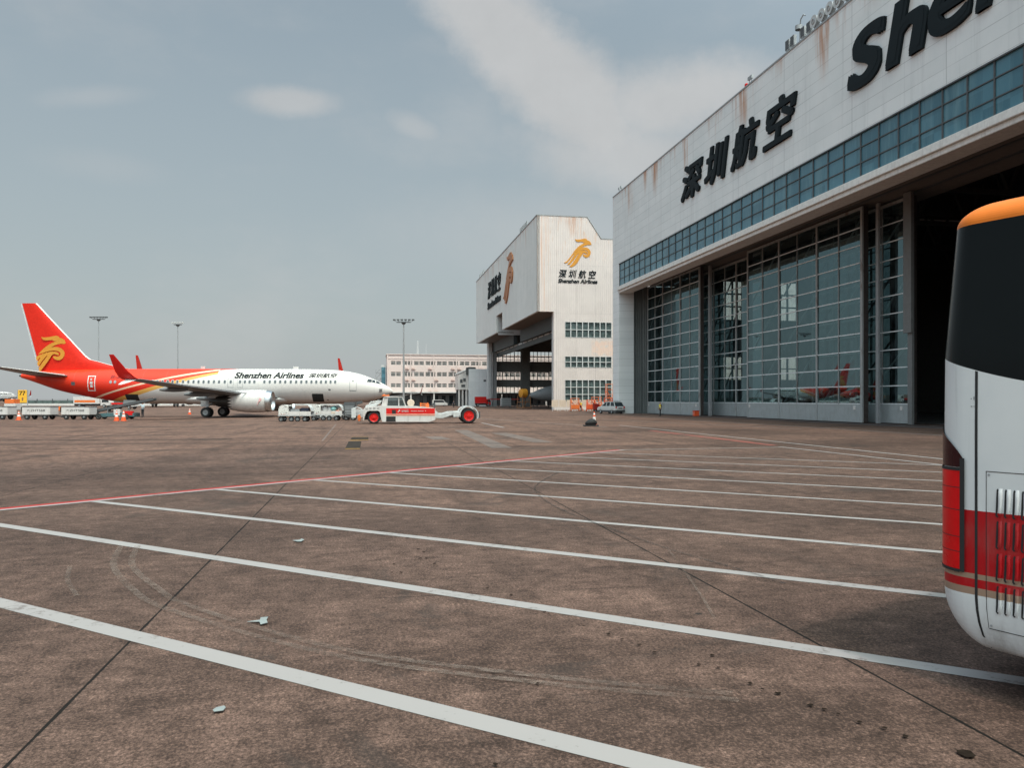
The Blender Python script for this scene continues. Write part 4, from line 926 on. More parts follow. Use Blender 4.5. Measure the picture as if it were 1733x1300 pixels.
# ------------------------------------------------------------------ shared small builders
def wheel(parent, c, R_, w_, tyre='black', rim='grey', rim_r=.6, n=22):
    b = MB(); b.lathe([(-w_ / 2, R_ * rim_r), (-w_ / 2, R_ * .88), (-w_ * .3, R_), (w_ * .3, R_), (w_ / 2, R_ * .88), (w_ / 2, R_ * rim_r)], (0, 0, 0), 'y', n)
    o = b.build('wheel', M[tyre], parent, smooth=True, loc=c)
    b = MB()
    for sg in (-1, 1): b.lathe([(sg * (w_ / 2 - .01), R_ * rim_r), (sg * (w_ / 2 - .06), R_ * rim_r * .8), (sg * (w_ / 2 - .05), R_ * .25), (sg * (w_ / 2 + .0), R_ * .2), (sg * (w_ / 2 + .01), .01)], (0, 0, 0), 'y', 16)
    for i in range(6):
        a = math.pi * i / 3; b.tube((R_ * rim_r * .55 * math.cos(a), -w_ / 2 + .05, R_ * rim_r * .55 * math.sin(a)), (R_ * rim_r * .55 * math.cos(a), -w_ / 2 - .005, R_ * rim_r * .55 * math.sin(a)), R_ * .05, n=5)
    b.build('rim', M[rim], o, smooth=True); return o
def cut_prism(name, poly, y0, y1, m, parent, bevel=.02, smooth=False): 
    b = MB(); b.prism(poly, y0, y1); return b.build(name, m, parent, bevel=bevel, smooth=smooth)
def strip_box(name, m, parent, *boxes, bevel=0.0):
    b = MB()
    for q in boxes: b.box(*q)
    return b.build(name, m, parent, bevel=bevel)
def txt(name, body, x0, x1, z0, z1, y, m, parent, **kw):
    return text_part(name, body, lambda u, v, d: (x0 + u * (x1 - x0), y - .004 * d, z0 + v * (z1 - z0)), m, parent, **kw)

# ------------------------------------------------------------------ tow tractor in front of the nose
tug = thing('tow_tractor', 'long white aircraft tow tractor with a red side panel and red wheel rims', 'tow tractor', (-12.62, 62.9, 0), R(9))
arch = lambda cx, cz, r, a0, a1, n=10: [(cx + r * math.cos(R(a0 + (a1 - a0) * i / n)), cz + r * math.sin(R(a0 + (a1 - a0) * i / n))) for i in range(n + 1)]
hood = [(.60, .30)] + [(.66, .30)] + [(.78, .75), (.92, 1.0), (1.10, 1.06), (1.78, 1.06), (1.92, .98), (2.06, .30)] + [(2.10, .30), (2.10, 1.47), (1.5, 1.43), (.72, 1.32), (.62, 1.15)]
cut_prism('front_body', hood, 0.0, 3.0, M['white'], tug, .03)
strip_box('arch_liner', M['black'], tug, (.72, 2.02, .45, 2.55, .35, 1.04))
body = [(2.10, .16), (5.9, .14), (6.42, .30), (6.42, 1.27), (5.8, 1.33), (4.6, 1.45), (2.10, 1.47)]
cut_prism('main_body', body, 0.0, 3.0, M['white'], tug, .025)
rp = strip_box('side_panel', M['red'], tug, (2.44, 6.38, -.012, -.001, .62, 1.27)); rp['label'] = 'red side panel with white writing'
strip_box('stripe', mat('cream_stripe', (.72, .60, .46), .5), rp, (2.44, 6.38, -.018, -.013, .76, .80)); strip_box('stripe', M['beige'], rp, (2.44, 6.38, -.018, -.013, .63, .70))
txt('lettering', '深圳航空', 3.66, 4.25, .95, 1.14, -.02, M['lgrey'], rp, fat=.006)
txt('lettering', 'Shenzhen Airlines', 4.42, 5.45, 1.0, 1.09, -.02, M['lgrey'], rp, bold=.01)
b = MB()
for P in emblem_wall(): b.add([(3.33 + a * .24, -.02, .93 + c * .24) for a, c in P], [tuple(range(len(P)))])
b.add([(5.62 + .05 * math.cos(a) * (1 if i % 2 else .5), -.02, 1.05 + .05 * math.sin(a) * (1 if i % 2 else .5)) for i, a in enumerate([math.pi * i / 5 for i in range(10)])], [tuple(range(10))]); b.build('emblem', M['lgrey'], rp)
strip_box('step_well', M['black'], tug, (2.44, 3.2, -.01, -.001, .18, .60), (2.9, 3.22, -.02, -.0131, .82, 1.14))
strip_box('vent_slot', M['dgrey'], tug, *[(.78 + i * .31, .96 + i * .31, -.008, -.001, 1.16 + .02 * i + .09 * (j), 1.19 + .02 * i + .09 * j) for i in range(4) for j in range(2)])
# cab: posts, roof, glass, seat and steering wheel
cab = MB()
for y in (.25, 2.65):
    cab.prism([(2.06, 1.46), (2.20, 1.46), (2.32, 2.22), (2.20, 2.22)], y, y + .1); cab.prism([(2.44, 1.46), (2.52, 1.46), (2.60, 2.22), (2.52, 2.22)], y, y + .1)
    cab.box(3.42, 3.50, y, y + .1, 1.46, 2.22); cab.prism([(3.98, 1.44), (4.06, 1.44), (3.80, 2.22), (3.72, 2.22)], y, y + .1)
cab.prism([(2.20, 1.46), (2.44, 1.46), (2.52, 2.22), (2.32, 2.22)], .28, .32); 
cab.prism([(2.16, 2.22), (2.6, 2.30), (3.7, 2.30), (3.84, 2.22)], .2, 2.8)
cab.v = [(x_, y_, z_ if z_ < 1.5 else 1.5 + (z_ - 1.5) * .9) for x_, y_, z_ in cab.v]
cb = cab.build('cab', M['white'], tug, bevel=.012)
b = MB(); b.prism([(2.52, 1.46), (3.42, 1.46), (3.42, 2.22), (2.60, 2.22)], .29, .30); b.prism([(3.50, 1.46), (3.98, 1.44), (3.72, 2.22), (3.50, 2.22)], .29, .30)
b.prism([(2.52, 1.46), (3.42, 1.46), (3.42, 2.22), (2.60, 2.22)], 2.69, 2.70); b.prism([(3.50, 1.46), (3.98, 1.44), (3.72, 2.22), (3.50, 2.22)], 2.69, 2.70); b.build('side_window', M['cab_glass'], cb)
b = MB(); b.box(3.0, 3.4, 1.0, 1.6, 1.47, 1.6); b.box(3.3, 3.42, 1.0, 1.6, 1.6, 2.05); b.build('seat', M['black'], cb, bevel=.03)
b = MB(); b.lathe([(0, .19), (.03, .2), (.05, .19)], (2.75, 1.3, 1.75), 'y', 16); b.tube((2.72, 1.3, 1.47), (2.75, 1.3, 1.75), .025); b.build('steering_wheel', M['black'], cb)
b = MB(); b.lathe([(0, .12), (.06, .12), (.14, .08), (.16, .02)], (2.28, .9, 2.26), 'z', 14, True, True); b.box(2.1, 2.7, .5, .8, 2.27, 2.36); b.build('beacon', M['orange'], cb)
b = MB(); b.box(6.42, 8.3, .9, 1.15, .45, .85); b.box(6.42, 8.3, 1.85, 2.1, .45, .85); b.prism([(6.42, .45), (7.0, .42), (8.5, .9), (8.5, 1.02), (7.6, .98), (6.8, .75), (6.42, .8)], .35, .85); b.prism([(6.42, .45), (7.0, .42), (8.5, .9), (8.5, 1.02), (7.6, .98), (6.8, .75), (6.42, .8)], 2.15, 2.65); b.tube((6.5, .7, .9), (6.5, 2.3, .9), .14); b.box(8.2, 10.0, .9, 2.1, .5, .75)
b.build('chassis_frame', M['lgrey'], tug, bevel=.02)
for y0, nm in ((-.02, 'fender'), (2.32, 'fender')):
    o_ = arch(9.18, .66, .80, -20, 182, 16); i_ = arch(9.18, .66, .72, 182, -20, 16)
    cut_prism(nm, o_ + i_, y0, y0 + .62, M['lgrey'], tug, 0)
    strip_box('mudguard_link', M['lgrey'], tug, (7.9, 8.46, y0 + .05, y0 + .5, .55, .95))
strip_box('rear_post', M['dgrey'], tug, (10.02, 10.12, .05, .15, .45, 1.0))
for y in (.05, 2.35): wheel(tug, (1.46, y + .25, .52), .52, .42, 'black', 'red', .68)
for y in (.02, 2.42): wheel(tug, (9.18, y + .27, .64), .64, .5, 'black', 'red', .66)
b = MB(); b.box(-.05, .25, .8, 1.0, .65, 1.2); b.box(.25, .62, .9, 2.1, .55, 1.15); b.tube((-.2, 1.2, .7), (.6, 1.2, .7), .08); b.box(-.35, .0, .5, .6, .5, 1.25); b.path([(-.3, .55, 1.2), (.1, .55, 1.35), (.5, .7, 1.2)], .05, 6); b.build('front_hitch', M['lgrey'], tug)
b = MB(); b.tube((.28, .3, .25), (.28, .3, .75), .1); b.box(.15, .42, .2, .45, .45, .6); b.build('hook', M['orange'], tug)
b = MB(); b.lathe([(-.25, .26), (-.22, .30), (-.18, .20), (.18, .20), (.22, .30), (.25, .26)], (4.45, 1.0, 1.70), 'y', 18, True, True); b.box(4.2, 4.7, .8, 1.2, 1.45, 1.5); b.build('hose_reel', M['beige'], tug)
b = MB(); b.box(5.2, 5.3, .6, .7, 1.35, 1.72); b.box(5.78, 5.88, .6, .7, 1.3, 1.72); b.box(5.3, 5.78, .6, .68, 1.6, 1.68); b.box(5.3, 5.78, .6, .68, 1.45, 1.52); b.box(5.7, 5.98, 1.4, 1.7, 1.28, 1.62); b.build('deck_rail', M['orange'], tug)
b = MB(); b.box(6.3, 6.42, .3, .4, 1.27, 1.75); b.box(6.2, 6.3, .3, .36, 1.5, 1.7); b.build('rear_mirror_post', M['dgrey'], tug)
b = MB(); b.prism([(.72, 1.33), (1.6, 1.45), (2.05, 1.75), (2.05, 1.95), (1.5, 1.72), (.8, 1.52)], 1.2, 1.5); b.tube((.9, .6, 1.36), (1.2, .6, 1.75), .05); b.tube((1.2, .6, 1.75), (1.9, .8, 1.9), .04); b.tube((1.5, 1.8, 1.43), (1.75, 1.8, 1.85), .09); b.build('tow_arm', M['lgrey'], tug)

# ------------------------------------------------------------------ covered baggage trailers and their bags
def trailer(label, loc, rz):
    r = thing('baggage_trailer', label, 'baggage trailer', loc, rz, 'covered baggage trailers by the engine')
    strip_box('bed', M['lgrey'], r, (0, 2.95, 0, 1.5, .50, .60), bevel=.01)
    strip_box('side_board', M['white'], r, (.95, 2.92, .0, .03, .60, .92), (.95, 2.92, 1.47, 1.5, .60, .92))
    b = MB(); cv = [(.05, .6), (.03, 1.0), (.10, 1.35), (.35, 1.50), (.75, 1.49), (.92, 1.38), (.95, .95), (.95, .6)]
    b.prism(cv, 0, 1.5); o = b.build('canvas_end', M['canvas'], r, bevel=.03); o['label'] = 'white canvas end hood with dark print'
    b = MB(); pts = [(.9, 1.42), (2.3, 1.50), (2.6, 1.46), (2.82, 1.25), (2.95, .92)]
    for y0, y1 in ((.02, .06), (1.44, 1.48)):
        for (x0, z0), (x1, z1) in zip(pts[:-1], pts[1:]): b.prism([(x0, z0), (x1, z1), (x1, z1 + .06), (x0, z0 + .06)], y0, y1)
    for (x0, z0), (x1, z1) in zip(pts[:-1], pts[1:]): b.add([(x0, .02, z0 + .05), (x1, .02, z1 + .05), (x1, 1.48, z1 + .05), (x0, 1.48, z0 + .05)], [(0, 1, 2, 3)])
    b.build('canopy_frame', M['lgrey'], r)
    for x in (.25, 1.15, 1.7, 2.35): wheel(r, (x, .18, .24), .24, .14, 'black', 'galv')
    for x in (.25, 2.35): wheel(r, (x, 1.3, .24), .24, .14, 'black', 'galv')
    b = MB(); b.path([(2.9, .75, .5), (3.5, .75, .35), (3.75, .75, .35)], .04, 6); b.box(.05, 2.6, .16, .2, .22, .3); b.build('drawbar', M['dgrey'], r)
    return r
def canvas():
    m = bpy.data.materials.new('printed_canvas'); m.use_nodes = True; t = NT(m.node_tree); b = t.n['Principled BSDF']; o = t.obj()
    v = t.noise(t.mapping(o, scale=(1, 1, 1.2)), 6.0, 3, .6, 2.0)
    c = t.mix(t.step(v, .55, .62), (.66, .65, .62), (.10, .09, .10)); c = t.mix(t.step(t.noise(o, 4.0, 3), .60, .68), c, (.55, .22, .20))
    t.l.new(c, b.inputs['Base Color']); b.inputs['Roughness'].default_value = .8; return m
M['canvas'] = canvas()
trailer('nearer baggage trailer with a printed white canvas hood, beside the engine', (-20.95, 69.8, 0), R(3))
trailer('further baggage trailer heaped with bags under the front cargo hold', (-18.9, 73.2, 0), R(3))
def bag(loc, size, m, label, rz=0, soft=True, tilt=0.0):
    b = MB()
    if soft:
        b.ell((0, 0, 0), (size[0] / 2, size[1] / 2, size[2] / 2), 12, 8); b.v = [(x * (1 + .10 * math.sin(7 * y + 3 * z)), y, max(z, -size[2] * .38) * (1 + .08 * math.cos(9 * x))) for x, y, z in b.v]
    else:
        b.box(-size[0] / 2, size[0] / 2, -size[1] / 2, size[1] / 2, -size[2] / 2, size[2] / 2)
    r = b.build('sack' if soft else 'suitcase', m, smooth=soft, bevel=0 if soft else .04); r.location = loc; r.rotation_euler = (0, tilt, rz)
    tag(r, label, 'sack' if soft else 'suitcase', 'luggage on the baggage trailers')
bx, by = -20.95, 69.8
bag((bx + 1.45, by + .75, .88), (.85, 1.0, .5), M['galv'], 'dull grey suitcase lying in the nearer trailer, left of the dark blue one', 0, False)
bag((bx + 2.25, by + .8, .93), (.75, .9, .6), mat('navy_fabric', (.035, .04, .07), .7), 'dark blue suitcase in the open right half of the nearer trailer', .1, False)
bx, by = -18.9, 73.2
bag((bx + 1.25, by + .7, 1.02), (.8, .9, .85), M['white'], 'big white sack next to the canvas hood of the further trailer', 0)
bag((bx + 1.62, by + .7, 1.0), (.6, .9, .75), M['white'], 'smaller white sack leaning on the teal one, further trailer', .3)
bag((bx + 2.05, by + .6, 1.08), (.72, .9, .62), mat('teal_cloth', (.18, .36, .36), .8), 'teal bag at the middle of the further trailer', 0)
bag((bx + 2.42, by + .5, .80), (.36, .6, .34), M['orange'], 'small orange bag at the right end of the further trailer', .2, False)
bag((bx + 2.05, by + .35, .74), (.5, .5, .25), M['beige'], 'flat tan suitcase below the teal bag, further trailer', 0, False)

# belt loaders
def belt_loader(label, loc, rz, L=5.6, rise=1.5, near=True):
    r = thing('belt_loader', label, 'belt loader', loc, rz)
    b = MB(); b.prism([(0, .25), (3.9, .25), (3.9, .62), (2.7, .70), (1.1, .62), (0.05, .55)], 0, 1.6); b.build('chassis', M['teal'] if near else M['lgrey'], r, bevel=.03)
    a = math.atan2(rise, L); m_ = Matrix.Translation((-.05, .35, .80)) @ Matrix.Rotation(-a, 4, 'Y')
    b = MB(); b.box(0, L + .4, 0, .9, -.12, .04, m_); bt = b.build('conveyor', M['black'], r)
    b = MB(); b.box(0, L + .4, -.07, -.001, -.10, .16, m_); b.box(0, L + .4, .901, .97, -.10, .16, m_); b.tube(m_ @ Vector((0, -.05, 0)), m_ @ Vector((0, .95, 0)), .11); b.build('side_rail', M['dgrey'], bt)
    b = MB(); b.tube((3.0, .8, .65), (3.3, .8, 1.55), .07); b.tube((1.2, .4, .6), (1.2, .4, 1.05), .06); b.build('lift_strut', M['steel'], r)
    b = MB(); b.box(1.9, 2.55, -.03, .3, .35, 1.0); b.build('engine_cover', M['white'], r, bevel=.04)
    b = MB(); b.box(2.9, 3.75, -.02, .35, .38, .82); b.build('tool_box', M['red'], r, bevel=.03)
    b = MB(); b.box(1.3, 1.8, .3, .8, .7, .85); b.box(1.25, 1.35, .3, .8, .85, 1.25); b.build('seat', M['black'], r, bevel=.02)
    b = MB(); b.box(-.55, .0, .1, 1.3, .42, .72); b.build('front_bumper', M['white'], r, bevel=.03)
    for x in (.45, 3.1):
        for y in (.05, 1.5): wheel(r, (x, y, .3), .3, .2, 'black', 'dgrey')
    return r
belt_loader('teal and white belt loader with its dark belt raised to the open rear hold', (-42.0, 78.3, 0), R(6), 5.4, 1.15)
belt_loader('pale belt loader reaching the front hold behind the baggage trailers', (-19.6, 76.5, 0), R(14), 4.6, .85, False)
gpu = thing('ground_power_unit', 'dark grey ground power unit on small wheels left of the tow tractor', 'power unit', (-16.0, 74.2, 0), R(4))
strip_box('housing', M['dgrey'], gpu, (0, 1.05, 0, 1.2, .42, 1.75), bevel=.04); strip_box('grille', M['galv'], gpu, *[(.1, .95, -.01, -.001, .6 + i * .14, .66 + i * .14) for i in range(6)])
for x in (.2, .85):
    for y in (.1, 1.1): wheel(gpu, (x, y, .22), .22, .12)
strip_box('skid', M['black'], gpu, (-.05, 1.1, .05, 1.15, .24, .415))

# white baggage carts on the left
def cart(label, u0):
    X = (u0 - 866.5) / 1320 * 76.9
    r = thing('baggage_cart', label, 'baggage cart', (X, 76.9, 0), R(1.0), 'white baggage carts in a row')
    strip_box('box', M['white'], r, (0, 2.75, 0, 1.5, .48, 1.27), bevel=.02); strip_box('rim', M['dgrey'], r, (-.03, 2.78, -.03, 1.53, 1.27, 1.31))
    txt('lettering', '↖ZHT568', .55, 2.25, .80, 1.02, -.006, M['ink'], r, bold=.005)
    b = MB(); b.path([(2.75, .75, .42), (3.2, .75, .40), (3.55, .75, .22), (4.05, .75, .22)], .045, 6); b.build('drawbar', M['black'], r)
    strip_box('frame', M['black'], r, (.05, 2.7, .1, 1.4, .36, .479))
    for x in (.45, 2.2):
        for y in (.12, 1.38): wheel(r, (x, y, .27), .27, .18, 'black', 'galv', .4)
    strip_box('corner_post', M['black'], r, (-.16, -.04, .1, .25, .75, 1.25))
    return r
cart('white baggage cart cut off by the left edge of the photo', -35)
cart('white baggage cart right of the small orange cone', 37)
cart('white baggage cart nearest the teal belt loader', 103.5)

# cones
def cone(loc, label, h=.75, sc_=1.0):
    r = thing('traffic_cone', label, 'traffic cone', loc, 0, 'orange traffic cones')
    b = MB(); b.lathe([(.03, .19), (.30, .135)], (0, 0, 0), 'z', 18); b.lathe([(.48, .10), (.58, .08)], (0, 0, 0), 'z', 18); b.lathe([(.68, .055), (.75, .035)], (0, 0, 0), 'z', 18, False, True); b.box(-.2, .2, -.2, .2, 0, .03); b.build('body', M['cone_orange'], r, smooth=True)
    b = MB(); b.lathe([(.30, .135), (.48, .10)], (0, 0, 0), 'z', 18); b.lathe([(.58, .08), (.68, .055)], (0, 0, 0), 'z', 18); b.build('white_band', M['white_clean'], r, smooth=True)
    r.scale = (sc_, sc_, h / .75)
    return r
cone((-36.75, 72.5, 0), 'orange cone before the belt loader, left one of the pair', .95, 1.15)
cone((-36.0, 72.3, 0), 'orange cone before the belt loader, right one of the pair', .95, 1.15)
cone((-47.8, 75.6, 0), 'orange cone at the wheel of a white baggage cart', .85, 1.1)
cone((-43.4, 105.0, 0), 'small far orange cone behind the parked airliner wing', .8)
cone((6.28, 59.6, 0), 'red and white cone standing behind a black sandbag', 1.05, 1.0)
b = MB(); b.ell((0, 0, .26), (.46, .30, .24), 16, 9); b.v = [(x, y, max(.02, z) * (1 + .18 * math.sin(5 * x + 1))) for x, y, z in b.v]; b.box(-.56, .54, -.3, .3, 0, .10)
sb = b.build('sandbag', M['black'], smooth=True, loc=(5.85, 57.7, 0)); tag(sb, 'black sandbag weight lying at the foot of a red and white cone', 'sandbag')

# ------------------------------------------------------------------ people
def person(label, loc, rz, h, top, legs='trousers', pose='stand', vest=None, cap=None):
    r = thing('person', label, 'person', loc, rz)
    J = {}; E = []; RD = {}
    def p(n_, co, rad, par=None):
        J[n_] = Vector(co); RD[n_] = rad
        if par: E.append((par, n_))
    p('pelvis', (0, 0, .93), .135); p('waist', (0, 0, 1.08), .125, 'pelvis'); p('chest', (0, -.01, 1.30), .15, 'waist'); p('neck', (0, 0, 1.46), .055, 'chest'); p('chin', (0, .0, 1.53), .062, 'neck'); p('head', (0, -.01, 1.62), .098, 'chin'); p('crown', (0, 0, 1.70), .07, 'head'); p('nose', (0, -.10, 1.60), .018, 'head')
    st = .10 if pose == 'walk' else .02
    for sg, nm in ((-1, 'l'), (1, 'r')):
        f = sg * st
        p('hip' + nm, (sg * .095, 0, .86), .095, 'pelvis'); p('knee' + nm, (sg * .10, -f * .8 - .02, .48), .065, 'hip' + nm); p('ank' + nm, (sg * .10, -f, .09), .045, 'knee' + nm); p('toe' + nm, (sg * .11, -f - .15, .045), .04, 'ank' + nm)
        sh = (sg * .19, 0, 1.40)
        if pose == 'reach' and sg == -1: el, wr = (sg * .38, -.10, 1.48), (sg * .56, -.16, 1.68)
        elif pose == 'reach': el, wr = (sg * .26, -.08, 1.16), (sg * .05, -.25, 1.12)
        else: el, wr = (sg * .25, .02 + f * .4, 1.14), (sg * .25, -.10 - f * .4, .93)
        p('sh' + nm, sh, .062, 'chest'); p('el' + nm, el, .046, 'sh' + nm); p('wr' + nm, wr, .030, 'el' + nm)
        dd = (J['wr' + nm] - J['el' + nm]).normalized(); sd = dd.orthogonal().normalized()
        pm = J['wr' + nm] + dd * .06; p('palm' + nm, pm, .032, 'wr' + nm)
        for i, (ln, o_) in enumerate(((.075, -.027), (.088, -.009), (.082, .010), (.062, .028))): p('f%d%s' % (i, nm), pm + dd * ln + sd * o_ + Vector((0, -.02, 0)), .009, 'palm' + nm)
        p('th' + nm, J['wr' + nm] + dd * .06 + sd * -.055, .010, 'wr' + nm)
    names = list(J); me = bpy.data.meshes.new('body'); me.from_pydata([J[n_] for n_ in names], [(names.index(a), names.index(c)) for a, c in E], [])
    o = bpy.data.objects.new('body', me); COL.objects.link(o)
    sk = o.modifiers.new('skin', 'SKIN'); sk.use_smooth_shade = True
    for i, n_ in enumerate(names): v = me.skin_vertices[0].data[i]; v.radius = (RD[n_] * (1.12 if n_ in ('chest', 'pelvis', 'waist') else 1), RD[n_]); v.use_root = (n_ == 'pelvis')
    o.modifiers.new('sub', 'SUBSURF').levels = 1
    bpy.context.view_layer.update()
    m2 = bpy.data.meshes.new_from_object(o.evaluated_get(bpy.context.evaluated_depsgraph_get())); bpy.data.objects.remove(o)
    for q in (M['skin'], M[top], M[legs], M['hair'], M['black']): m2.materials.append(q)
    for f in m2.polygons:
        c = f.center; arm = abs(c.x) > .16
        if c.z > 1.665 or (c.z > 1.56 and c.y > .03): k = 3
        elif c.z > 1.45 and not (arm and pose == 'reach'): k = 0
        elif c.z < .11: k = 4
        elif c.z < .95 and abs(c.x) < .21: k = 2
        else:
            k = 1
            for nm in 'lr':
                if (c - J['wr' + nm]).length < .14 or (c - J['palm' + nm]).length < .13: k = 0
        f.material_index = k; f.use_smooth = True
    bd = bpy.data.objects.new('body', m2); COL.objects.link(bd); bd.parent = r
    b = MB()                                       # eyes and mouth
    for sg in (-1, 1): b.ell((sg * .035, -.098, 1.625), (.012, .008, .007), 6, 4)
    b.ell((0, -.085, 1.565), (.025, .008, .006), 6, 4); b.build('face', M['hair'], r)
    if vest:
        b = MB(); prof = [(1.02, .150, .145), (1.15, .150, .142), (1.30, .175, .168), (1.40, .165, .12), (1.445, .09, .075)]
        b.ring([[(a * 1.08 * math.cos(2 * math.pi * i / 16), c * math.sin(2 * math.pi * i / 16) - .005, z) for i in range(16)] for z, a, c in prof], False, False); vs_ = b.build('vest', M[vest], r, smooth=True)
        b = MB(); b.ring([[(.168 * math.cos(2 * math.pi * i / 16), .154 * math.sin(2 * math.pi * i / 16) - .005, z) for i in range(16)] for z in (1.10, 1.15)], False, False); b.build('reflective_band', M['vest_band'], vs_)
    s = h / 1.75; r.scale = (s, s, s); return r
person('person in a pale blue shirt and dark trousers raising one arm under the rear hold', (-41.1, 86.8, 0), R(-15), 1.72, 'shirt_blue', pose='reach')
person('person in a yellow vest walking before the glazed hangar doors', (17.4, 91.5, 0), R(-70), 1.74, 'shirt_dark', pose='walk', vest='vest')
person('person in dark trousers and a yellow vest beside the orange work stands', (11.55, 131.0, 0), R(20), 1.75, 'shirt_dark', vest='vest')
person('far person in dark clothes seen over the rear deck of the tow tractor', (-14.6, 195.0, 0), R(10), 1.75, 'shirt_dark')

# ------------------------------------------------------------------ white estate car at the hangar corner
car = thing('parked_car', 'white estate car with dark lower trim and roof rack by the hangar corner', 'car', (14.25, 112.4, 0), R(118))
M['car_white'] = mat('car_white_paint', (.62, .61, .60), .22, var=.02, coat=.6)
prof = [(-2.25, .45), (-2.28, .75), (-2.20, 1.02), (-1.95, 1.05), (1.25, 1.06), (2.05, .92), (2.28, .78), (2.30, .45)]
b = MB(); rings = []
for y, k in ((-.86, .93), (-.80, 1.0), (.80, 1.0), (.86, .93)): rings.append([(x * (1 if abs(y) < .85 else .985), y, .45 + (z - .45) * k) for x, z in prof])
b.ring(rings); b.build('body', M['car_white'], car, bevel=.03, smooth=True)
b = MB(); b.prism([(-2.30, .22), (2.25, .22), (2.32, .50), (-2.32, .50)], -.84, .84); b.build('lower_trim', M['dgrey'], car, bevel=.03)
b = MB(); rings = [[(-2.12, s_ * .80, 1.04), (-1.75, s_ * .68, 1.58), (-1.5, s_ * .66, 1.64), (.15, s_ * .66, 1.64), (.45, s_ * .68, 1.58), (1.30, s_ * .80, 1.05)] for s_ in (-1, 1)]
b.ring(rings); gh = b.build('greenhouse', M['glass_dark'], car, smooth=False)
b = MB(); b.box(-1.72, .35, -.67, .67, 1.60, 1.68); b.build('roof', M['car_white'], gh, bevel=.03)
b = MB()
for s_ in (-1, 1):
    for (x0, z0, y0), (x1, z1, y1) in ((( -2.12, 1.04, .80), (-1.72, 1.62, .67)), ((-.95, 1.05, .80), (-.85, 1.62, .67)), ((.05, 1.05, .80), (.0, 1.62, .67)), ((1.3, 1.05, .80), (.4, 1.62, .67))): b.tube((x0, s_ * y0, z0), (x1, s_ * y1, z1), .05, n=6)
b.build('pillar', M['car_white'], gh)
b = MB()
for s_ in (-1, 1): b.tube((-1.5, s_ * .6, 1.75), (.1, s_ * .6, 1.75), .03)
for x in (-1.3, -.1): b.tube((x, -.6, 1.75), (x, .6, 1.75), .03); b.tube((x, -.6, 1.66), (x, -.6, 1.75), .03); b.tube((x, .6, 1.66), (x, .6, 1.75), .03)
b.build('roof_rack', M['black'], car)
for s_ in (-1, 1):
    b = MB(); b.box(-2.31, -2.2, s_ * .70 - .09, s_ * .70 + .09, .78, 1.02); b.build('tail_light', M['red'], car, bevel=.01)
b = MB(); b.box(-2.31, -2.27, -.3, .3, .70, .84); b.build('number_plate_recess', M['dgrey'], car)
for x in (-1.4, 1.4):
    for y in (-.76, .76): wheel(car, (x, y, .33), .33, .2, 'black', 'steel', .66)

# ------------------------------------------------------------------ barriers and orange work stands by the far hangar
for i in range(6):
    r = thing('barrier_board', 'beige barrier board on white feet along the far hangar wall', 'barrier', (7.0 + i * 1.30, 137.6 - i * .25, 0), R(-3), 'beige barrier boards in a row')
    strip_box('panel', M['beige'], r, (0, 1.2, 0, .06, .70, 1.95), bevel=.01); strip_box('foot', M['white'], r, (.1, .2, -.25, .3, 0, .08), (.12, .18, 0, .05, .08, .70)); strip_box('foot', M['white'], r, (1.0, 1.1, -.25, .3, 0, .08), (1.02, 1.08, 0, .05, .08, .70))
def work_stand(loc, rz, h, label, m='orange'):
    r = thing('work_stand', label, 'work stand', loc, rz, 'orange work stands outside the far hangar')
    b = MB()
    for x in (0, 1.4):
        for y in (0, 1.0): b.tube((x, y, .1), (x * .9 + .07, y * .9 + .05, h), .05, n=6)
    for z in (.4, h * .5, h * .8, h):
        b.tube((0, 0, z), (1.4, 0, z), .04, n=6); b.tube((0, 1, z), (1.4, 1, z), .04, n=6); b.tube((0, 0, z), (0, 1, z), .04, n=6); b.tube((1.4, 0, z), (1.4, 1, z), .04, n=6)
    b.tube((0, 0, .3), (1.4, 0, h * .8), .04, n=6); b.tube((1.4, 1, .3), (0, 1, h * .8), .04, n=6); b.tube((1.4, 0, .3), (0, 0, h * .8), .04, n=6)
    b.build('frame', M[m], r)
    strip_box('platform', M[m], r, (.05, 1.35, .05, .95, h * .62, h * .62 + .07), (-.02, 1.42, -.06, -.03, .45, 1.15)); 
    b = MB()
    for i in range(5): b.box(1.45 + .12 * (4 - i), 1.62 + .12 * (4 - i), .1, .9, h * .62 * (i + 1) / 5 - .05, h * .62 * (i + 1) / 5)
    b.tube((2.1, .1, .1), (1.45, .1, h * .66), .04, n=6); b.tube((2.1, .9, .1), (1.45, .9, h * .66), .04, n=6); b.build('steps', M[m], r)
    for x in (0, 1.4): wheel(r, (x, 0, .1), .1, .06)
    return r
work_stand((9.9, 130.5, 0), R(5), 2.2, 'low orange work stand left of the person in the yellow vest')
work_stand((12.2, 128.0, 0), R(-12), 1.9, 'bright orange work stand right of the person in the yellow vest', 'cone_orange')
work_stand((13.6, 129.5, 0), R(20), 2.4, 'orange work stand in the middle, behind the dark red machine')
work_stand((15.0, 127.0, 0), R(-4), 2.2, 'orange work stand half hidden by the white car', 'cone_orange')
work_stand((15.9, 131.0, 0), R(8), 4.6, 'tallest orange work stand, rising behind the white car')
r = thing('machine', 'dark red wheeled machine parked between orange work stands', 'machine', (13.2, 125.2, 0), R(10)); strip_box('housing', M['dred'], r, (0, .9, 0, 1.0, .35, 1.35), bevel=.05); strip_box('motor', M['black'], r, (.1, .8, .1, .9, .12, .345))
b = MB(); b.tube((.1, .5, 1.35), (-.3, .5, 1.7), .04); b.build('handle', M['dgrey'], r)
for x in (.2, .75): wheel(r, (x, .0, .2), .2, .1)
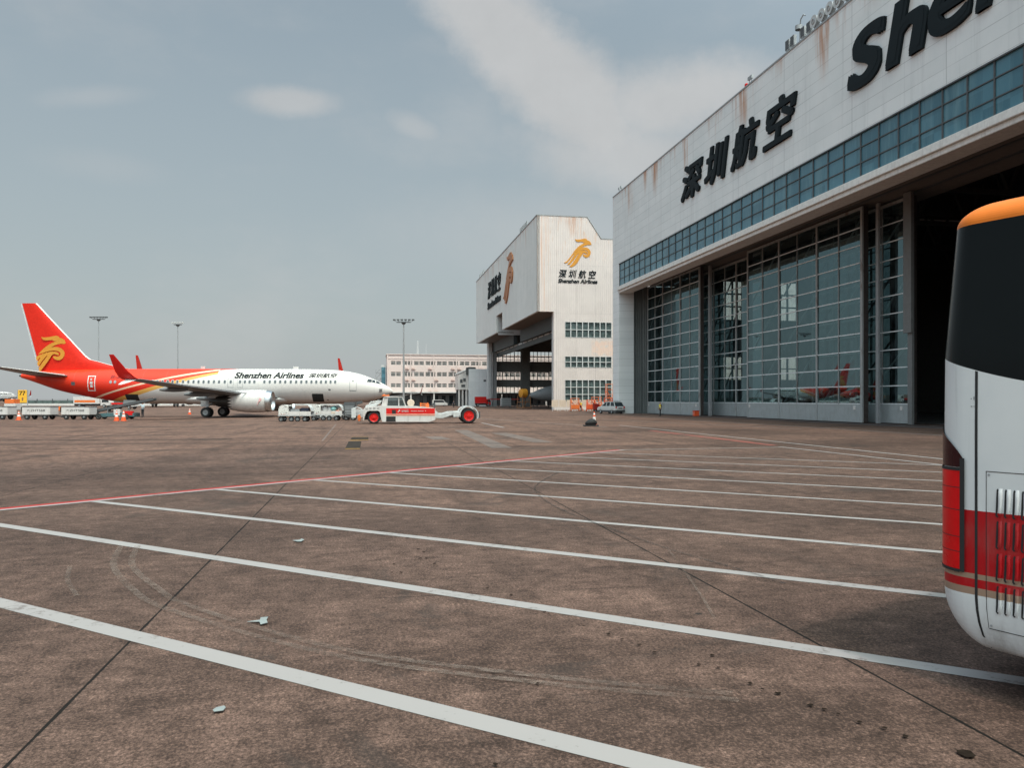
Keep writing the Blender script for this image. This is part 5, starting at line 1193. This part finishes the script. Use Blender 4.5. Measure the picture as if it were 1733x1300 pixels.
r = thing('fire_box', 'small red fire box standing at the foot of the left hangar doors', 'fire box', (22.0, 93.2, 0), TH); strip_box('box', M['cone_orange'], r, (-.35, .35, -.3, .25, .02, .62), bevel=.03); strip_box('lid', M['red'], r, (-.38, .38, -.33, .28, .62, .68), bevel=.01); txt('emblem', '火', -.15, .15, .2, .5, -.305, M['white_clean'], r)

# things just inside the far hangar
r = thing('engine_stand', 'brown and yellow engine work stand before the grey nose in the far hangar', 'engine stand', (2.6, 170, 0), R(-60))
b = MB(); b.lathe([(-.9, .7), (-.8, .95), (.4, 1.0), (.7, .75), (.72, .1)], (0, 0, 3.4), 'y', 18, True, True); b.build('cowl', M['gold'], r, smooth=True)
b = MB()
for x in (-1.3, 1.3):
    for y in (-1, 1): b.tube((x, y, .1), (x * .7, y, 2.9), .08, n=6)
    b.tube((x, -1, .3), (x * .7, 1, 2.7), .06, n=6)
b.box(-1.5, 1.5, -1.1, 1.1, .15, .35); b.box(-1.2, 1.2, -1, 1, 1.4, 1.55); b.build('frame', M['brown'], r)
r = thing('tool_trolley', 'grey tool trolley standing inside the far hangar', 'trolley', (-2.6, 196, 0), R(20)); strip_box('cabinet', M['galv'], r, (0, 2.6, 0, 1.2, .4, 2.4), bevel=.04); strip_box('drawer', M['dgrey'], r, *[(.1, 2.5, -.02, -.001, .6 + i * .45, .66 + i * .45) for i in range(4)])
for x in (.3, 2.3): wheel(r, (x, .1, .2), .2, .1)
r = thing('scissor_platform', 'dark red long platform across the far hangar opening', 'platform', (-7.0, 222, 0), R(0)); strip_box('deck', M['dred'], r, (0, 9, 0, 1.2, 2.0, 2.3)); strip_box('leg', M['dgrey'], r, *[(x, x + .15, .2, .4, 0, 2.0) for x in (.3, 3, 6, 8.5)])

# ------------------------------------------------------------------ coach on the right, seen from behind
def coach_paint():
    m = bpy.data.materials.new('coach_paint'); m.use_nodes = True; t = NT(m.node_tree); b = t.n['Principled BSDF']; o = t.obj(); x, y, z = t.sep(o)
    zz = t.m('ADD', z, t.m('MULTIPLY', t.m('ABSOLUTE', t.m('SUBTRACT', x, 1.25)), 0.012))
    tan = (0.32, 0.21, 0.15); red = (0.40, 0.004, 0.008)
    wht = t.mix(t.step(t.noise(o, 1.2, 5), .3, .7), (.62, .63, .64), (.70, .70, .70))
    c = wht
    for lim, col in ((1.23, red), (.812, tan), (.777, red), (.720, tan), (.672, wht)): c = t.mix(t.m('LESS_THAN', zz, lim), c, col)
    dirt = t.m('MULTIPLY', t.m('MULTIPLY', t.step(t.noise(t.mapping(o, scale=(1.5, 1.5, .7)), 3.5, 7, .65), .42, .75), t.step(z, 1.6, .3)), .55)
    c = t.mix(dirt, c, (.20, .17, .145))
    st = t.noise(t.comb(t.m('MULTIPLY', x, 14.0), t.m('MULTIPLY', z, .7)), 1.0, 5, .6)
    c = t.mix(t.m('MULTIPLY', t.step(st, .55, .75), .22), c, (.25, .24, .23))
    t.l.new(c, b.inputs['Base Color']); b.inputs['Roughness'].default_value = .45; b.inputs['Specular IOR Level'].default_value = .3
    return m
M['coach'] = coach_paint()
M['coach_glass'] = mat('coach_rear_glass', (.006, .008, .009), .2, var=.05, spec=.14)
M['coach_cap'] = mat('coach_orange', (.70, .17, .012), .5, var=.12, vscale=2.5, spec=.3)
A_, B_ = Vector((.558, -.830, 0)), Vector((.830, .558, 0))
coach = thing('coach', 'tall white coach with a red band and an orange roof edge, seen from behind', 'coach', (2.872, 5.378, 0), math.atan2(A_.y, A_.x))
RC, BW, BL = .22, 2.5, 11.5
def bus_plan(p):                                   # arc-length along the plan outline, 0 where the left corner meets the rear face
    q = RC * math.pi / 2; w_ = BW - 2 * RC
    if p < -q: return (0, RC + (-p - q), -1, 0)
    if p < 0: f = -p / RC; return (RC - RC * math.sin(f), RC - RC * math.cos(f), -math.sin(f), -math.cos(f))
    if p <= w_: return (RC + p, 0, 0, -1)
    if p < w_ + q: f = (p - w_) / RC; return (BW - RC + RC * math.sin(f), RC - RC * math.cos(f), math.sin(f), -math.cos(f))
    return (BW, RC + (p - w_ - q), 1, 0)
INS = [(.68 - .38 * math.sin(R(a)), .30 * (1 - math.cos(R(a)))) for a in range(90, -1, -6)] + [(1.75, 0), (2.25, .004)] + [(3.13 + .155 * math.sin(R(a)), .065 + .265 * (1 - math.cos(R(a)))) for a in range(0, 91, 6)]
def bus_pt(p, z, off=0.0):
    s_, d_, nx, ny = bus_plan(p); i = interp(INS, z)
    bow = .045 * ((s_ - BW / 2) / (BW / 2)) ** 2
    sh = i * (max(0.0, 1 - s_ / .42) - max(0.0, 1 - (BW - s_) / .42))
    return (s_ + sh + nx * off, d_ + bow + (.35 if z < 1 else .8) * i * max(0.0, 1 - d_ / 4) + ny * off, z)
def zb(p): s_ = bus_plan(p)[0]; return 2.0 + .25 * ((s_ - 1.25) / 1.25) ** 2
PS = [-BL, -6, -3, -1.2, -.6] + [-RC * math.pi / 2 * (1 - i / 8) for i in range(9)] + [.1 + i * .1 for i in range(20)] + [BW - 2 * RC + RC * math.pi / 2 * i / 8 for i in range(9)] + [BW - 2 * RC + .6, BW - 2 * RC + 1.2, 4.6, 8, BL + 2]
def bus_band(lo, hi, k, b, off=0.0, ps=PS):
    rows = [[bus_pt(p, lo(p) + (hi(p) - lo(p)) * j / k, off) for p in ps] for j in range(k + 1)]; n = len(ps)
    b.add([q for r in rows for q in r], [(j * n + i, j * n + i + 1, (j + 1) * n + i + 1, (j + 1) * n + i) for j in range(k) for i in range(n - 1)])
    return rows
b = MB()
zl = [.68 - .38 * math.sin(R(a)) for a in range(90, -1, -6)]
for z0, z1 in zip(zl[:-1], zl[1:]): bus_band(lambda p: z0, lambda p: z1, 1, b)
bus_band(lambda p: .68, zb, 10, b)
rb = [bus_pt(p, .30) for p in PS]; b.add(rb, [tuple(range(len(rb)))])
b.build('body', M['coach'], coach, smooth=True, split=50)
b = MB(); bus_band(zb, lambda p: 3.125, 10, b); b.build('rear_window', M['coach_glass'], coach, smooth=True)
b = MB(); 
zl = [3.125] + [3.13 + .155 * math.sin(R(a)) for a in range(6, 91, 6)]
for z0, z1 in zip(zl[:-1], zl[1:]): bus_band(lambda p: z0, lambda p: z1, 1, b)
rb = [bus_pt(p, 3.285) for p in PS]; b.add(rb, [tuple(range(len(rb)))]); b.build('roof_edge', M['coach_cap'], coach, smooth=True)
rg = lambda a, c, n: [a + (c - a) * i / n for i in range(n + 1)]
def band(lo, hi, p0, p1, off, k=6, n=4, b=None):
    b = b or MB(); bus_band(lo if callable(lo) else (lambda p: lo), hi if callable(hi) else (lambda p: hi), k, b, off, rg(p0, p1, n)); return b
b = MB(); band(.315, lambda p: zb(p) - .004, .072, .090, .0025, 22, 1, b); b.build('panel_gap', M['black'], coach)
b = MB()
band(.46, 1.485, .143, .147, .0025, 8, 1, b); band(1.481, 1.486, .147, 1.95, .0025, 1, 20, b); band(.455, .460, .147, 1.95, .0025, 1, 20, b)
pn = b.build('engine_panel', M['black'], coach)
b = MB()
for p_, z_ in ((.162, 1.462), (.165, .478)):
    c = bus_pt(p_, z_, .004); b.add([(c[0] + .008 * math.cos(a), c[1], c[2] + .008 * math.sin(a)) for a in [math.pi * i / 5 for i in range(10)]], [tuple(range(10))])
b.build('screw', M['galv'], pn)
b = MB(); d_ = MB()
for z0, z1 in ((1.19, 1.378), (.986, 1.170), (.778, .96), (.567, .752)):
    for i in range(31):
        p_ = .232 + i * .0505
        rows = []
        for j in range(9):
            f = j / 8; z_ = z0 + (z1 - z0) * f; sh = -.006 * (1 - f) ** 6 * 2; hgt = .013 * min(1, 5 * f, 5 * (1 - f)) ** .6
            rows.append([(bus_pt(p_ + sh + .013 * math.cos(a), z_, .0 + hgt * math.sin(a) + .0005)) for a in [math.pi * q / 5 for q in range(6)]])
        b.add([q for r in rows for q in r], [(j * 6 + q, j * 6 + q + 1, (j + 1) * 6 + q + 1, (j + 1) * 6 + q) for j in range(8) for q in range(5)])
        d_.add([bus_pt(p_ - .0125 + x_, z_, .0045) for x_, z_ in ((-.016, z0 + .012), (-.006, z0 + .0), (.006, z0 + .012), (.006, z1 - .012), (-.003, z1), (-.009, z1 - .01))], [tuple(range(6))])
b.build('louvre', M['coach'], pn, smooth=True); d_.build('louvre_slot', M['black'], pn)
qa = RC * math.pi / 2
M['lens'] = mat('tail_lens_red', (.66, .004, .006), .3, var=.12, vscale=6, spec=.25)
M['lens_dark'] = mat('tail_lens_dark', (.03, .004, .006), .2, var=.1, spec=.3)
b = band(.815, 1.475, -qa - .18, -.022, .012, 12, 14); tl = b.build('tail_light', M['lens'], coach, smooth=True)
b = MB(); band(.80, 1.56, -.021, .010, .014, 10, 2, b); band(.795, .815, -qa - .18, -.021, .0145, 1, 14, b); band(1.475, 1.495, -qa - .18, -.021, .0145, 1, 14, b)
for z_ in (1.36, 1.21, 1.03, .93): band(z_, z_ + .004, -qa - .18, -.022, .0135, 1, 14, b)
b.build('bezel', M['black'], tl, smooth=True)
b = MB(); rows = []
tab = [(1.50, .008), (1.56, .0), (1.62, -.045), (1.67, -.10), (1.72, -.18), (1.78, -.28), (1.85, -.44)]
for j in range(13):
    z_ = 1.50 + .33 * j / 12; e_ = interp(tab, z_); rows.append([bus_pt(-qa - .18 + (e_ + qa + .18) * i / 10, z_, .011) for i in range(11)])
b.add([q for r in rows for q in r], [(j * 11 + i, j * 11 + i + 1, (j + 1) * 11 + i + 1, (j + 1) * 11 + i) for j in range(12) for i in range(10)]); b.build('lamp_cover', M['lens_dark'], tl, smooth=True)
strip_box('tow_bracket', M['black'], coach, (.30, .345, .40, .46, .235, .31)); strip_box('underframe', M['black'], coach, (.45, 2.05, 1.2, BL, .27, .36))
b = MB()
for p_, z_, w_, h_ in ((.045, 1.955, .006, .006), (.045, 1.905, .012, .004), (.064, 1.95, .004, .022), (.064, 1.905, .005, .004)): band(z_, z_ + h_, p_, p_ + w_, .003, 1, 1, b)
b.build('paint_chip', M['dgrey'], coach)
for d_ in (2.9, 8.6):
    for s_ in (.18, 2.32): 
        o = wheel(coach, (s_, d_, .48), .48, .3, 'black', 'galv', .6); o.rotation_euler = (0, 0, R(90))

# ------------------------------------------------------------------ terminal side: offices, annex, masts, small distant things
RN = math.atan2(.18, .9837)
off = thing('office_block', 'pale pink four storey office block behind the nose of the airliner', 'building', (-41.2, 257, 0), RN)
HT, LN = 16.9, 60.0
b = MB(); rows_ = [(4.6, 6.1), (7.4, 9.74), (11.2, 13.5), (14.8, HT)]
for z0, z1 in rows_: b.box(0, LN, 0, .4, z0, z1)
b.box(0, .4, .4, 14, 0, HT); b.box(LN - .4, LN, .4, 14, 0, HT); b.box(0, LN, 13.6, 14, 0, HT); b.box(.4, LN - .4, .4, 13.6, HT - .6, HT - .3)
gx = [1.3 + i * 3.8 for i in range(15)]; spans = []
for g0 in gx: spans += [(g0, g0 + 1.5), (g0 + 1.72, g0 + 3.22)]
for z0, z1 in ((6.1, 7.4), (9.74, 11.2), (13.5, 14.8)):
    e0 = 0
    for a, c in spans: b.box(e0, a, 0, .4, z0, z1); e0 = c
    b.box(e0, LN, 0, .4, z0, z1)
b.build('wall', M['pink_wall'], off)
b = MB(); b.box(-.2, LN + .2, -.25, 14.2, HT, HT + .25)
for i in range(8): b.box(.0 + i * 7.6, .35 + i * 7.6, -.18, -.001, 4.6, HT)
b.box(0, LN, -.12, -.001, 15.6, 15.75); b.build('cornice', M['pink_wall'], off)
wp = None
for z0, z1 in ((6.1, 7.4), (9.74, 11.2), (13.5, 14.8)):
    for a, c in spans:
        if wp is None or abs(z1 - z0 - wp[1]) > .01:
            f = MB(); f.box(0, 1.5, .12, .2, 0, .08); f.box(0, 1.5, .12, .2, z1 - z0 - .42, z1 - z0 - .3)
            for x in (0, .33, .70, 1.08, 1.42): f.box(x, x + .08, .12, .2, .08, z1 - z0 - .42)
            o = f.build('window', M['white'], off, loc=(a, 0, z0))
            p = MB(); p.box(0, 1.5, .24, .26, 0, z1 - z0); pp = p.build('pane', M['win_dark'] if 'win_dark' in M else M.setdefault('win_dark', mat('office_pane', (.05, .055, .055), .15, var=.5, vscale=.4)), o); wp = (o, z1 - z0, pp)
        else:
            o = wp[0].copy(); COL.objects.link(o); o.parent = off; o.location = (a, 0, z0); pp = wp[2].copy(); COL.objects.link(pp); pp.parent = o
b = MB(); b.box(-.4, LN, -2.2, .0, 4.25, 4.58); b.build('canopy', M['lgrey'], off)
b = MB()
for i in range(9): b.box(-.1 + i * 7.6, .35 + i * 7.6, -2.0, -1.5, 0, 4.24)
b.build('column', M['white'], off)
strip_box('ground_floor', M['dgrey'], off, (.41, LN - .41, .6, .9, 0, 4.59)); b = MB()
for i in range(24): b.box(.6 + i * 2.5, 1.9 + i * 2.5, .55, .59, .6, 3.4)
b.build('shop_window', M['glass_dark'], off)
ac = None
for i in range(1, 8):
    for z0 in (4.75, 8.45, 12.2):
        for dx in (-1.6, .55):
            if random.random() < .2: continue
            if ac is None:
                q = MB(); q.box(0, .8, -.45, -.1, 0, .5); q.box(-.1, 1.2, -.45, -.02, -.08, -.02); ac = q.build('air_conditioner', mat('rusty_ac_unit', (.62, .46, .42), .7), off, loc=(i * 7.6 + dx, 0, z0))
            else: o = ac.copy(); COL.objects.link(o); o.parent = off; o.location = (i * 7.6 + dx, 0, z0)
b = MB(); b.box(-1.8, -.4, 2, 8, 0, 13.5); st = b.build('stair_tower', M['lgrey'], off); b = MB(); b.box(-1.75, -.45, 1.9, 1.99, 4, 12.8); b.build('glazing', M['band'], st)
b = MB()
for j in range(6): b.box(-3.6, -1.8, 3, 4, 1.8 + j * 1.8, 1.95 + j * 1.8); b.tube((-3.6, 3, 1.8 + j * 1.8), (-1.8, 3, 3.6 + j * 1.8), .08, n=5)
b.box(-3.65, -3.5, 3, 3.2, 0, 12); b.build('fire_escape', M['galv'], off)
b = MB()
for s_ in (-.25, .25): b.tube((10.4 + s_, 5, HT), (10.4 + s_ * .4, 5, 22), .07, n=5)
for j in range(6): b.tube((10.15, 5, HT + j * .8), (10.65, 5, HT + .8 + j * .8), .05, n=5)
b.tube((13.2, 5, HT), (13.2, 5, 21), .04, n=5); b.build('roof_antenna', M['lgrey'], off)

ann = thing('annex_building', 'low white annex with a dark roof duct beside the far hangar', 'building', (-13.3, 240, 0), RN)
b = MB(); b.box(0, 6.4, 0, 12, 0, 11.5); b.build('wall', cladding_mat('annex_cladding', (.64, .66, .68), (.70, .71, .73), 1.5, 3.2, 40, rust=0, seam_dark=.2), ann)
b = MB(); b.prism([(-3.2, 5.1), (-.001, 5.1), (-.001, 11.3), (-3.2, 9.9)], 1, 9); o = b.build('gabled_wing', M['white'], ann)
b = MB(); b.prism([(-3.4, 9.9), (.1, 11.4), (.1, 11.65), (-3.4, 10.1)], .8, 9.2); b.build('roof', M['lgrey'], o)
strip_box('column', M['white'], ann, *[(x, x + .5, 1.2, 1.7, 0, 5.09) for x in (-3.1, -2.0, -.9)]); strip_box('back_wall', M['dgrey'], ann, (-3.2, -.001, 6, 6.3, 0, 5.09))
strip_box('duct', M['dgrey'], ann, (-.8, -.2, .2, .8, 9.6, 12.0), (-.2, 2.2, .2, .8, 11.5, 12.1), bevel=.1)
strip_box('wall_vent', M['dgrey'], ann, (4.6, 5.4, -.05, -.001, 7.6, 8.2), (-2.6, -1.8, .95, .999, 7.2, 8.3), (-1.6, -.8, .95, .999, 7.6, 8.6), (-2.2, -1.0, .95, .999, 5.9, 6.7))

def mast(loc, h, label, r0, kind):
    r = thing('light_mast', label, 'light mast', loc, 0, 'apron light masts')
    b = MB(); b.tube((0, 0, 0), (0, 0, h * .33), r0 * 1.25, r0 * 1.1, 10); b.tube((0, 0, h * .33), (0, 0, h), r0, r0 * .6, 10); b.build('pole', M['galv'], r, smooth=True)
    b = MB(); wd = 2.6 if kind == 0 else 1.7
    b.box(-wd * .75, wd * .75, -.2, .2, h - .25, h); b.lathe([(0, .4), (.5, .7)], (0, 0, h - .7), 'z', 12, True, True); b.build('head_frame', M['dgrey'], r)
    n = 6 if kind == 0 else 5
    for i in range(n):
        a = -wd + 2 * wd * i / (n - 1); b = MB(); b.box(a - .33, a + .33, -.35, .35, h + .35, h + .72); b.tube((a * .8, 0, h), (a, 0, h + .4), .05, n=5); b.build('floodlight', M['dgrey'] if kind == 0 else M['lgrey'], r)
mast((-137.8, 260, 0), 29.0, 'tall slim light mast above the dorsal curve of the red tail', .22, 0)
mast((-111.4, 260, 0), 27.2, 'light mast with pale lamps above the middle of the fuselage', .24, 1)
mast((-30.0, 216, 0), 23.6, 'light mast in front of the pale pink office block', .27, 0)

sg = thing('stand_sign', 'yellow stand sign on posts at the far left beyond the baggage carts', 'sign', (-125.5, 200, 0), R(5))
strip_box('board', M['yellow'], sg, (-1.1, 1.1, -.1, .1, 1.2, 4.5), bevel=.03); strip_box('post', M['galv'], sg, (-1.3, -1.12, -.08, .08, 0, 4.5), (1.12, 1.3, -.08, .08, 0, 4.5))
txt('lettering', '77', -.75, .75, 3.1, 4.2, -.11, M['ink'], sg, bold=.02); txt('lettering', '1', -.15, .2, 1.7, 2.6, -.11, M['brown'], sg)
fn_ = thing('perimeter_fence', 'long dark mesh fence over a white base wall on the left horizon', 'fence', (-170, 262, 0), R(3))
strip_box('base_wall', M['white'], fn_, (0, 110, 0, .3, 0, .75)); strip_box('mesh', mat('green_grey_mesh', (.07, .10, .095), .8, var=.5, vscale=.8), fn_, (0, 110, .1, .16, .75, 1.75)); strip_box('rail', M['dgrey'], fn_, (0, 110, .05, .2, 2.0, 2.1))
b = MB()
for i in range(23): b.box(i * 5, i * 5 + .2, 0, .3, .75, 2.3)
b.build('post', M['dgrey'], fn_)

def box_truck(name, label, cat, loc, rz, L, H, cab_m, box_m, stripe=None, open_top=False):
    r = thing(name, label, cat, loc, rz)
    b = MB(); b.box(0, L * .72, 0, 2.4, .95, H); bd = b.build('cargo_box', M[box_m], r, bevel=.04)
    b = MB(); b.prism([(L * .74, .5), (L, .5), (L, 1.3), (L * .95, 2.1), (L * .74, 2.2)], .05, 2.35); cb_ = b.build('cab', M[cab_m], r, bevel=.05)
    b = MB(); b.prism([(L * .78, 1.35), (L * .975, 1.35), (L * .945, 2.0), (L * .78, 2.0)], .03, 2.37); b.build('cab_window', M['glass_dark'], cb_)
    strip_box('chassis', M['black'], r, (.1, L * .98, .3, 2.1, .45, .92))
    if stripe: strip_box('stripe', M[stripe], bd, (.3, L * .6, -.02, -.001, 1.3, 1.9))
    for x in (L * .16, L * .84):
        for y in (.15, 2.25): wheel(r, (x, y, .45), .45, .3, n=16)
    return r
box_truck('box_truck', 'white catering truck behind the red tail cone, left of the belt loader', 'truck', (-112.5, 200, 0), R(2), 9.2, 2.75, 'white', 'white', 'orange')
box_truck('box_truck', 'low red and white service truck parked under the red rear fuselage', 'truck', (-84.8, 165, 0), R(-2), 4.6, 1.35, 'white', 'red')
box_truck('fire_truck', 'red truck with a ladder frame before the low white annex', 'truck', (-10.9, 232, 0), R(8), 4.6, 2.9, 'red', 'red')
def container(label, loc, sz, m):
    r = strip_box('cargo_container', M[m], None, (0, sz[0], 0, sz[1], 0, sz[2]), bevel=.05); r.location = loc; tag(r, label, 'container', 'containers behind the baggage carts')
container('white cargo container behind the gap between the two leftmost baggage carts', (-99.0, 152, 0), (2.2, 2, 1.25), 'white')
container('rusty orange crate lying on top of the white cargo container', (-98.9, 152, 1.25), (1.9, 1.8, .85), 'orange')
container('rusty orange crate behind the gap before the last white baggage cart', (-82.6, 140, 0), (2.0, 1.5, .75), 'orange')
def van(label, loc, rz):
    r = thing('parked_van', label, 'van', loc, rz, 'white vans far off on the apron')
    b = MB(); b.prism([(0, .35), (4.6, .35), (4.6, .95), (4.0, 1.15), (3.4, 1.95), (.15, 2.0), (0, 1.8)], 0, 1.8); b.build('body', M['car_white'], r, bevel=.05)
    b = MB(); b.prism([(.4, 1.2), (3.75, 1.2), (3.3, 1.8), (.4, 1.82)], -.01, 1.81); b.build('window', M['glass_dark'], r)
    for x in (.9, 3.7):
        for y in (.1, 1.7): wheel(r, (x, y, .33), .33, .2, n=14)
van('white van under the middle of the fuselage, far behind the landing gear', (-66, 190, 0), R(3)); van('white van far behind, partly hidden by the tow tractor cab', (-33, 205, 0), R(4)); van('white van below the office block canopy, right of the light mast', (-24.0, 235, 0), R(10))

# ------------------------------------------------------------------ covers and litter on the concrete
M['pit_dark'] = mat('pit_cover_iron', (.035, .028, .024), .9, var=.4, vscale=5, spec=.1)
M['pit_edge'] = mat('worn_yellow_edge', (.20, .11, .03), .8, var=.5, vscale=9)
for (x, y, sx, sy, lab) in ((-6.85, 33.8, .58, 5.4, 'longer dark pit cover with worn yellow ends in the concrete'), (-7.65, 39.2, .85, 2.4, 'shorter dark pit cover, further from the camera')):
    r = thing('pit_cover', lab, 'pit cover', (x, y, 0), R(10.4), 'pit covers in the apron')
    strip_box('rim', M['pit_dark'], r, (-sx / 2, sx / 2, -sy / 2, sy / 2, .002, .022)); strip_box('plate', M['pit_dark'], r, (-sx / 2 + .08, sx / 2 - .08, -sy / 2 + .1, sy / 2 - .1, .0225, .028))
    strip_box('hazard_band', M['pit_edge'], r, (-sx / 2, sx / 2, -sy / 2 - .4, -sy / 2 - .001, .004, .02)); strip_box('hazard_band', M['pit_edge'], r, (-sx / 2, sx / 2, sy / 2 + .001, sy / 2 + .4, .004, .02))
M['paper'] = mat('pale_paper', (.22, .245, .245), .8)
def litter(pts, label, name='paper_scrap'):
    P = [Vector(gp(u, v)) for u, v in pts]; c = sum(P, Vector((0, 0))) / len(P)
    b = MB(); b.prism([(p.x - c.x, p.y - c.y) for p in P], .004, .008, lambda a, q, y: (a, q, y + .012 * a)); o = b.build(name, M['paper']); o.location = (c.x, c.y, .012); tag(o, label, 'litter')
litter([(418, 1056), (440, 1053), (441, 1049), (454, 1048), (451, 1053), (453, 1058), (441, 1061), (439, 1056)], 'arrow shaped scrap of pale blue paper on the concrete')
litter([(360, 1207), (366, 1203), (379, 1200), (382, 1203), (378, 1208), (362, 1210)], 'oval scrap of pale paper on the concrete, lowest in view')
litter([(495, 917), (508, 916), (510, 914), (515, 916), (510, 919), (503, 919)], 'tiny white scrap of paper furthest away between two white lines')
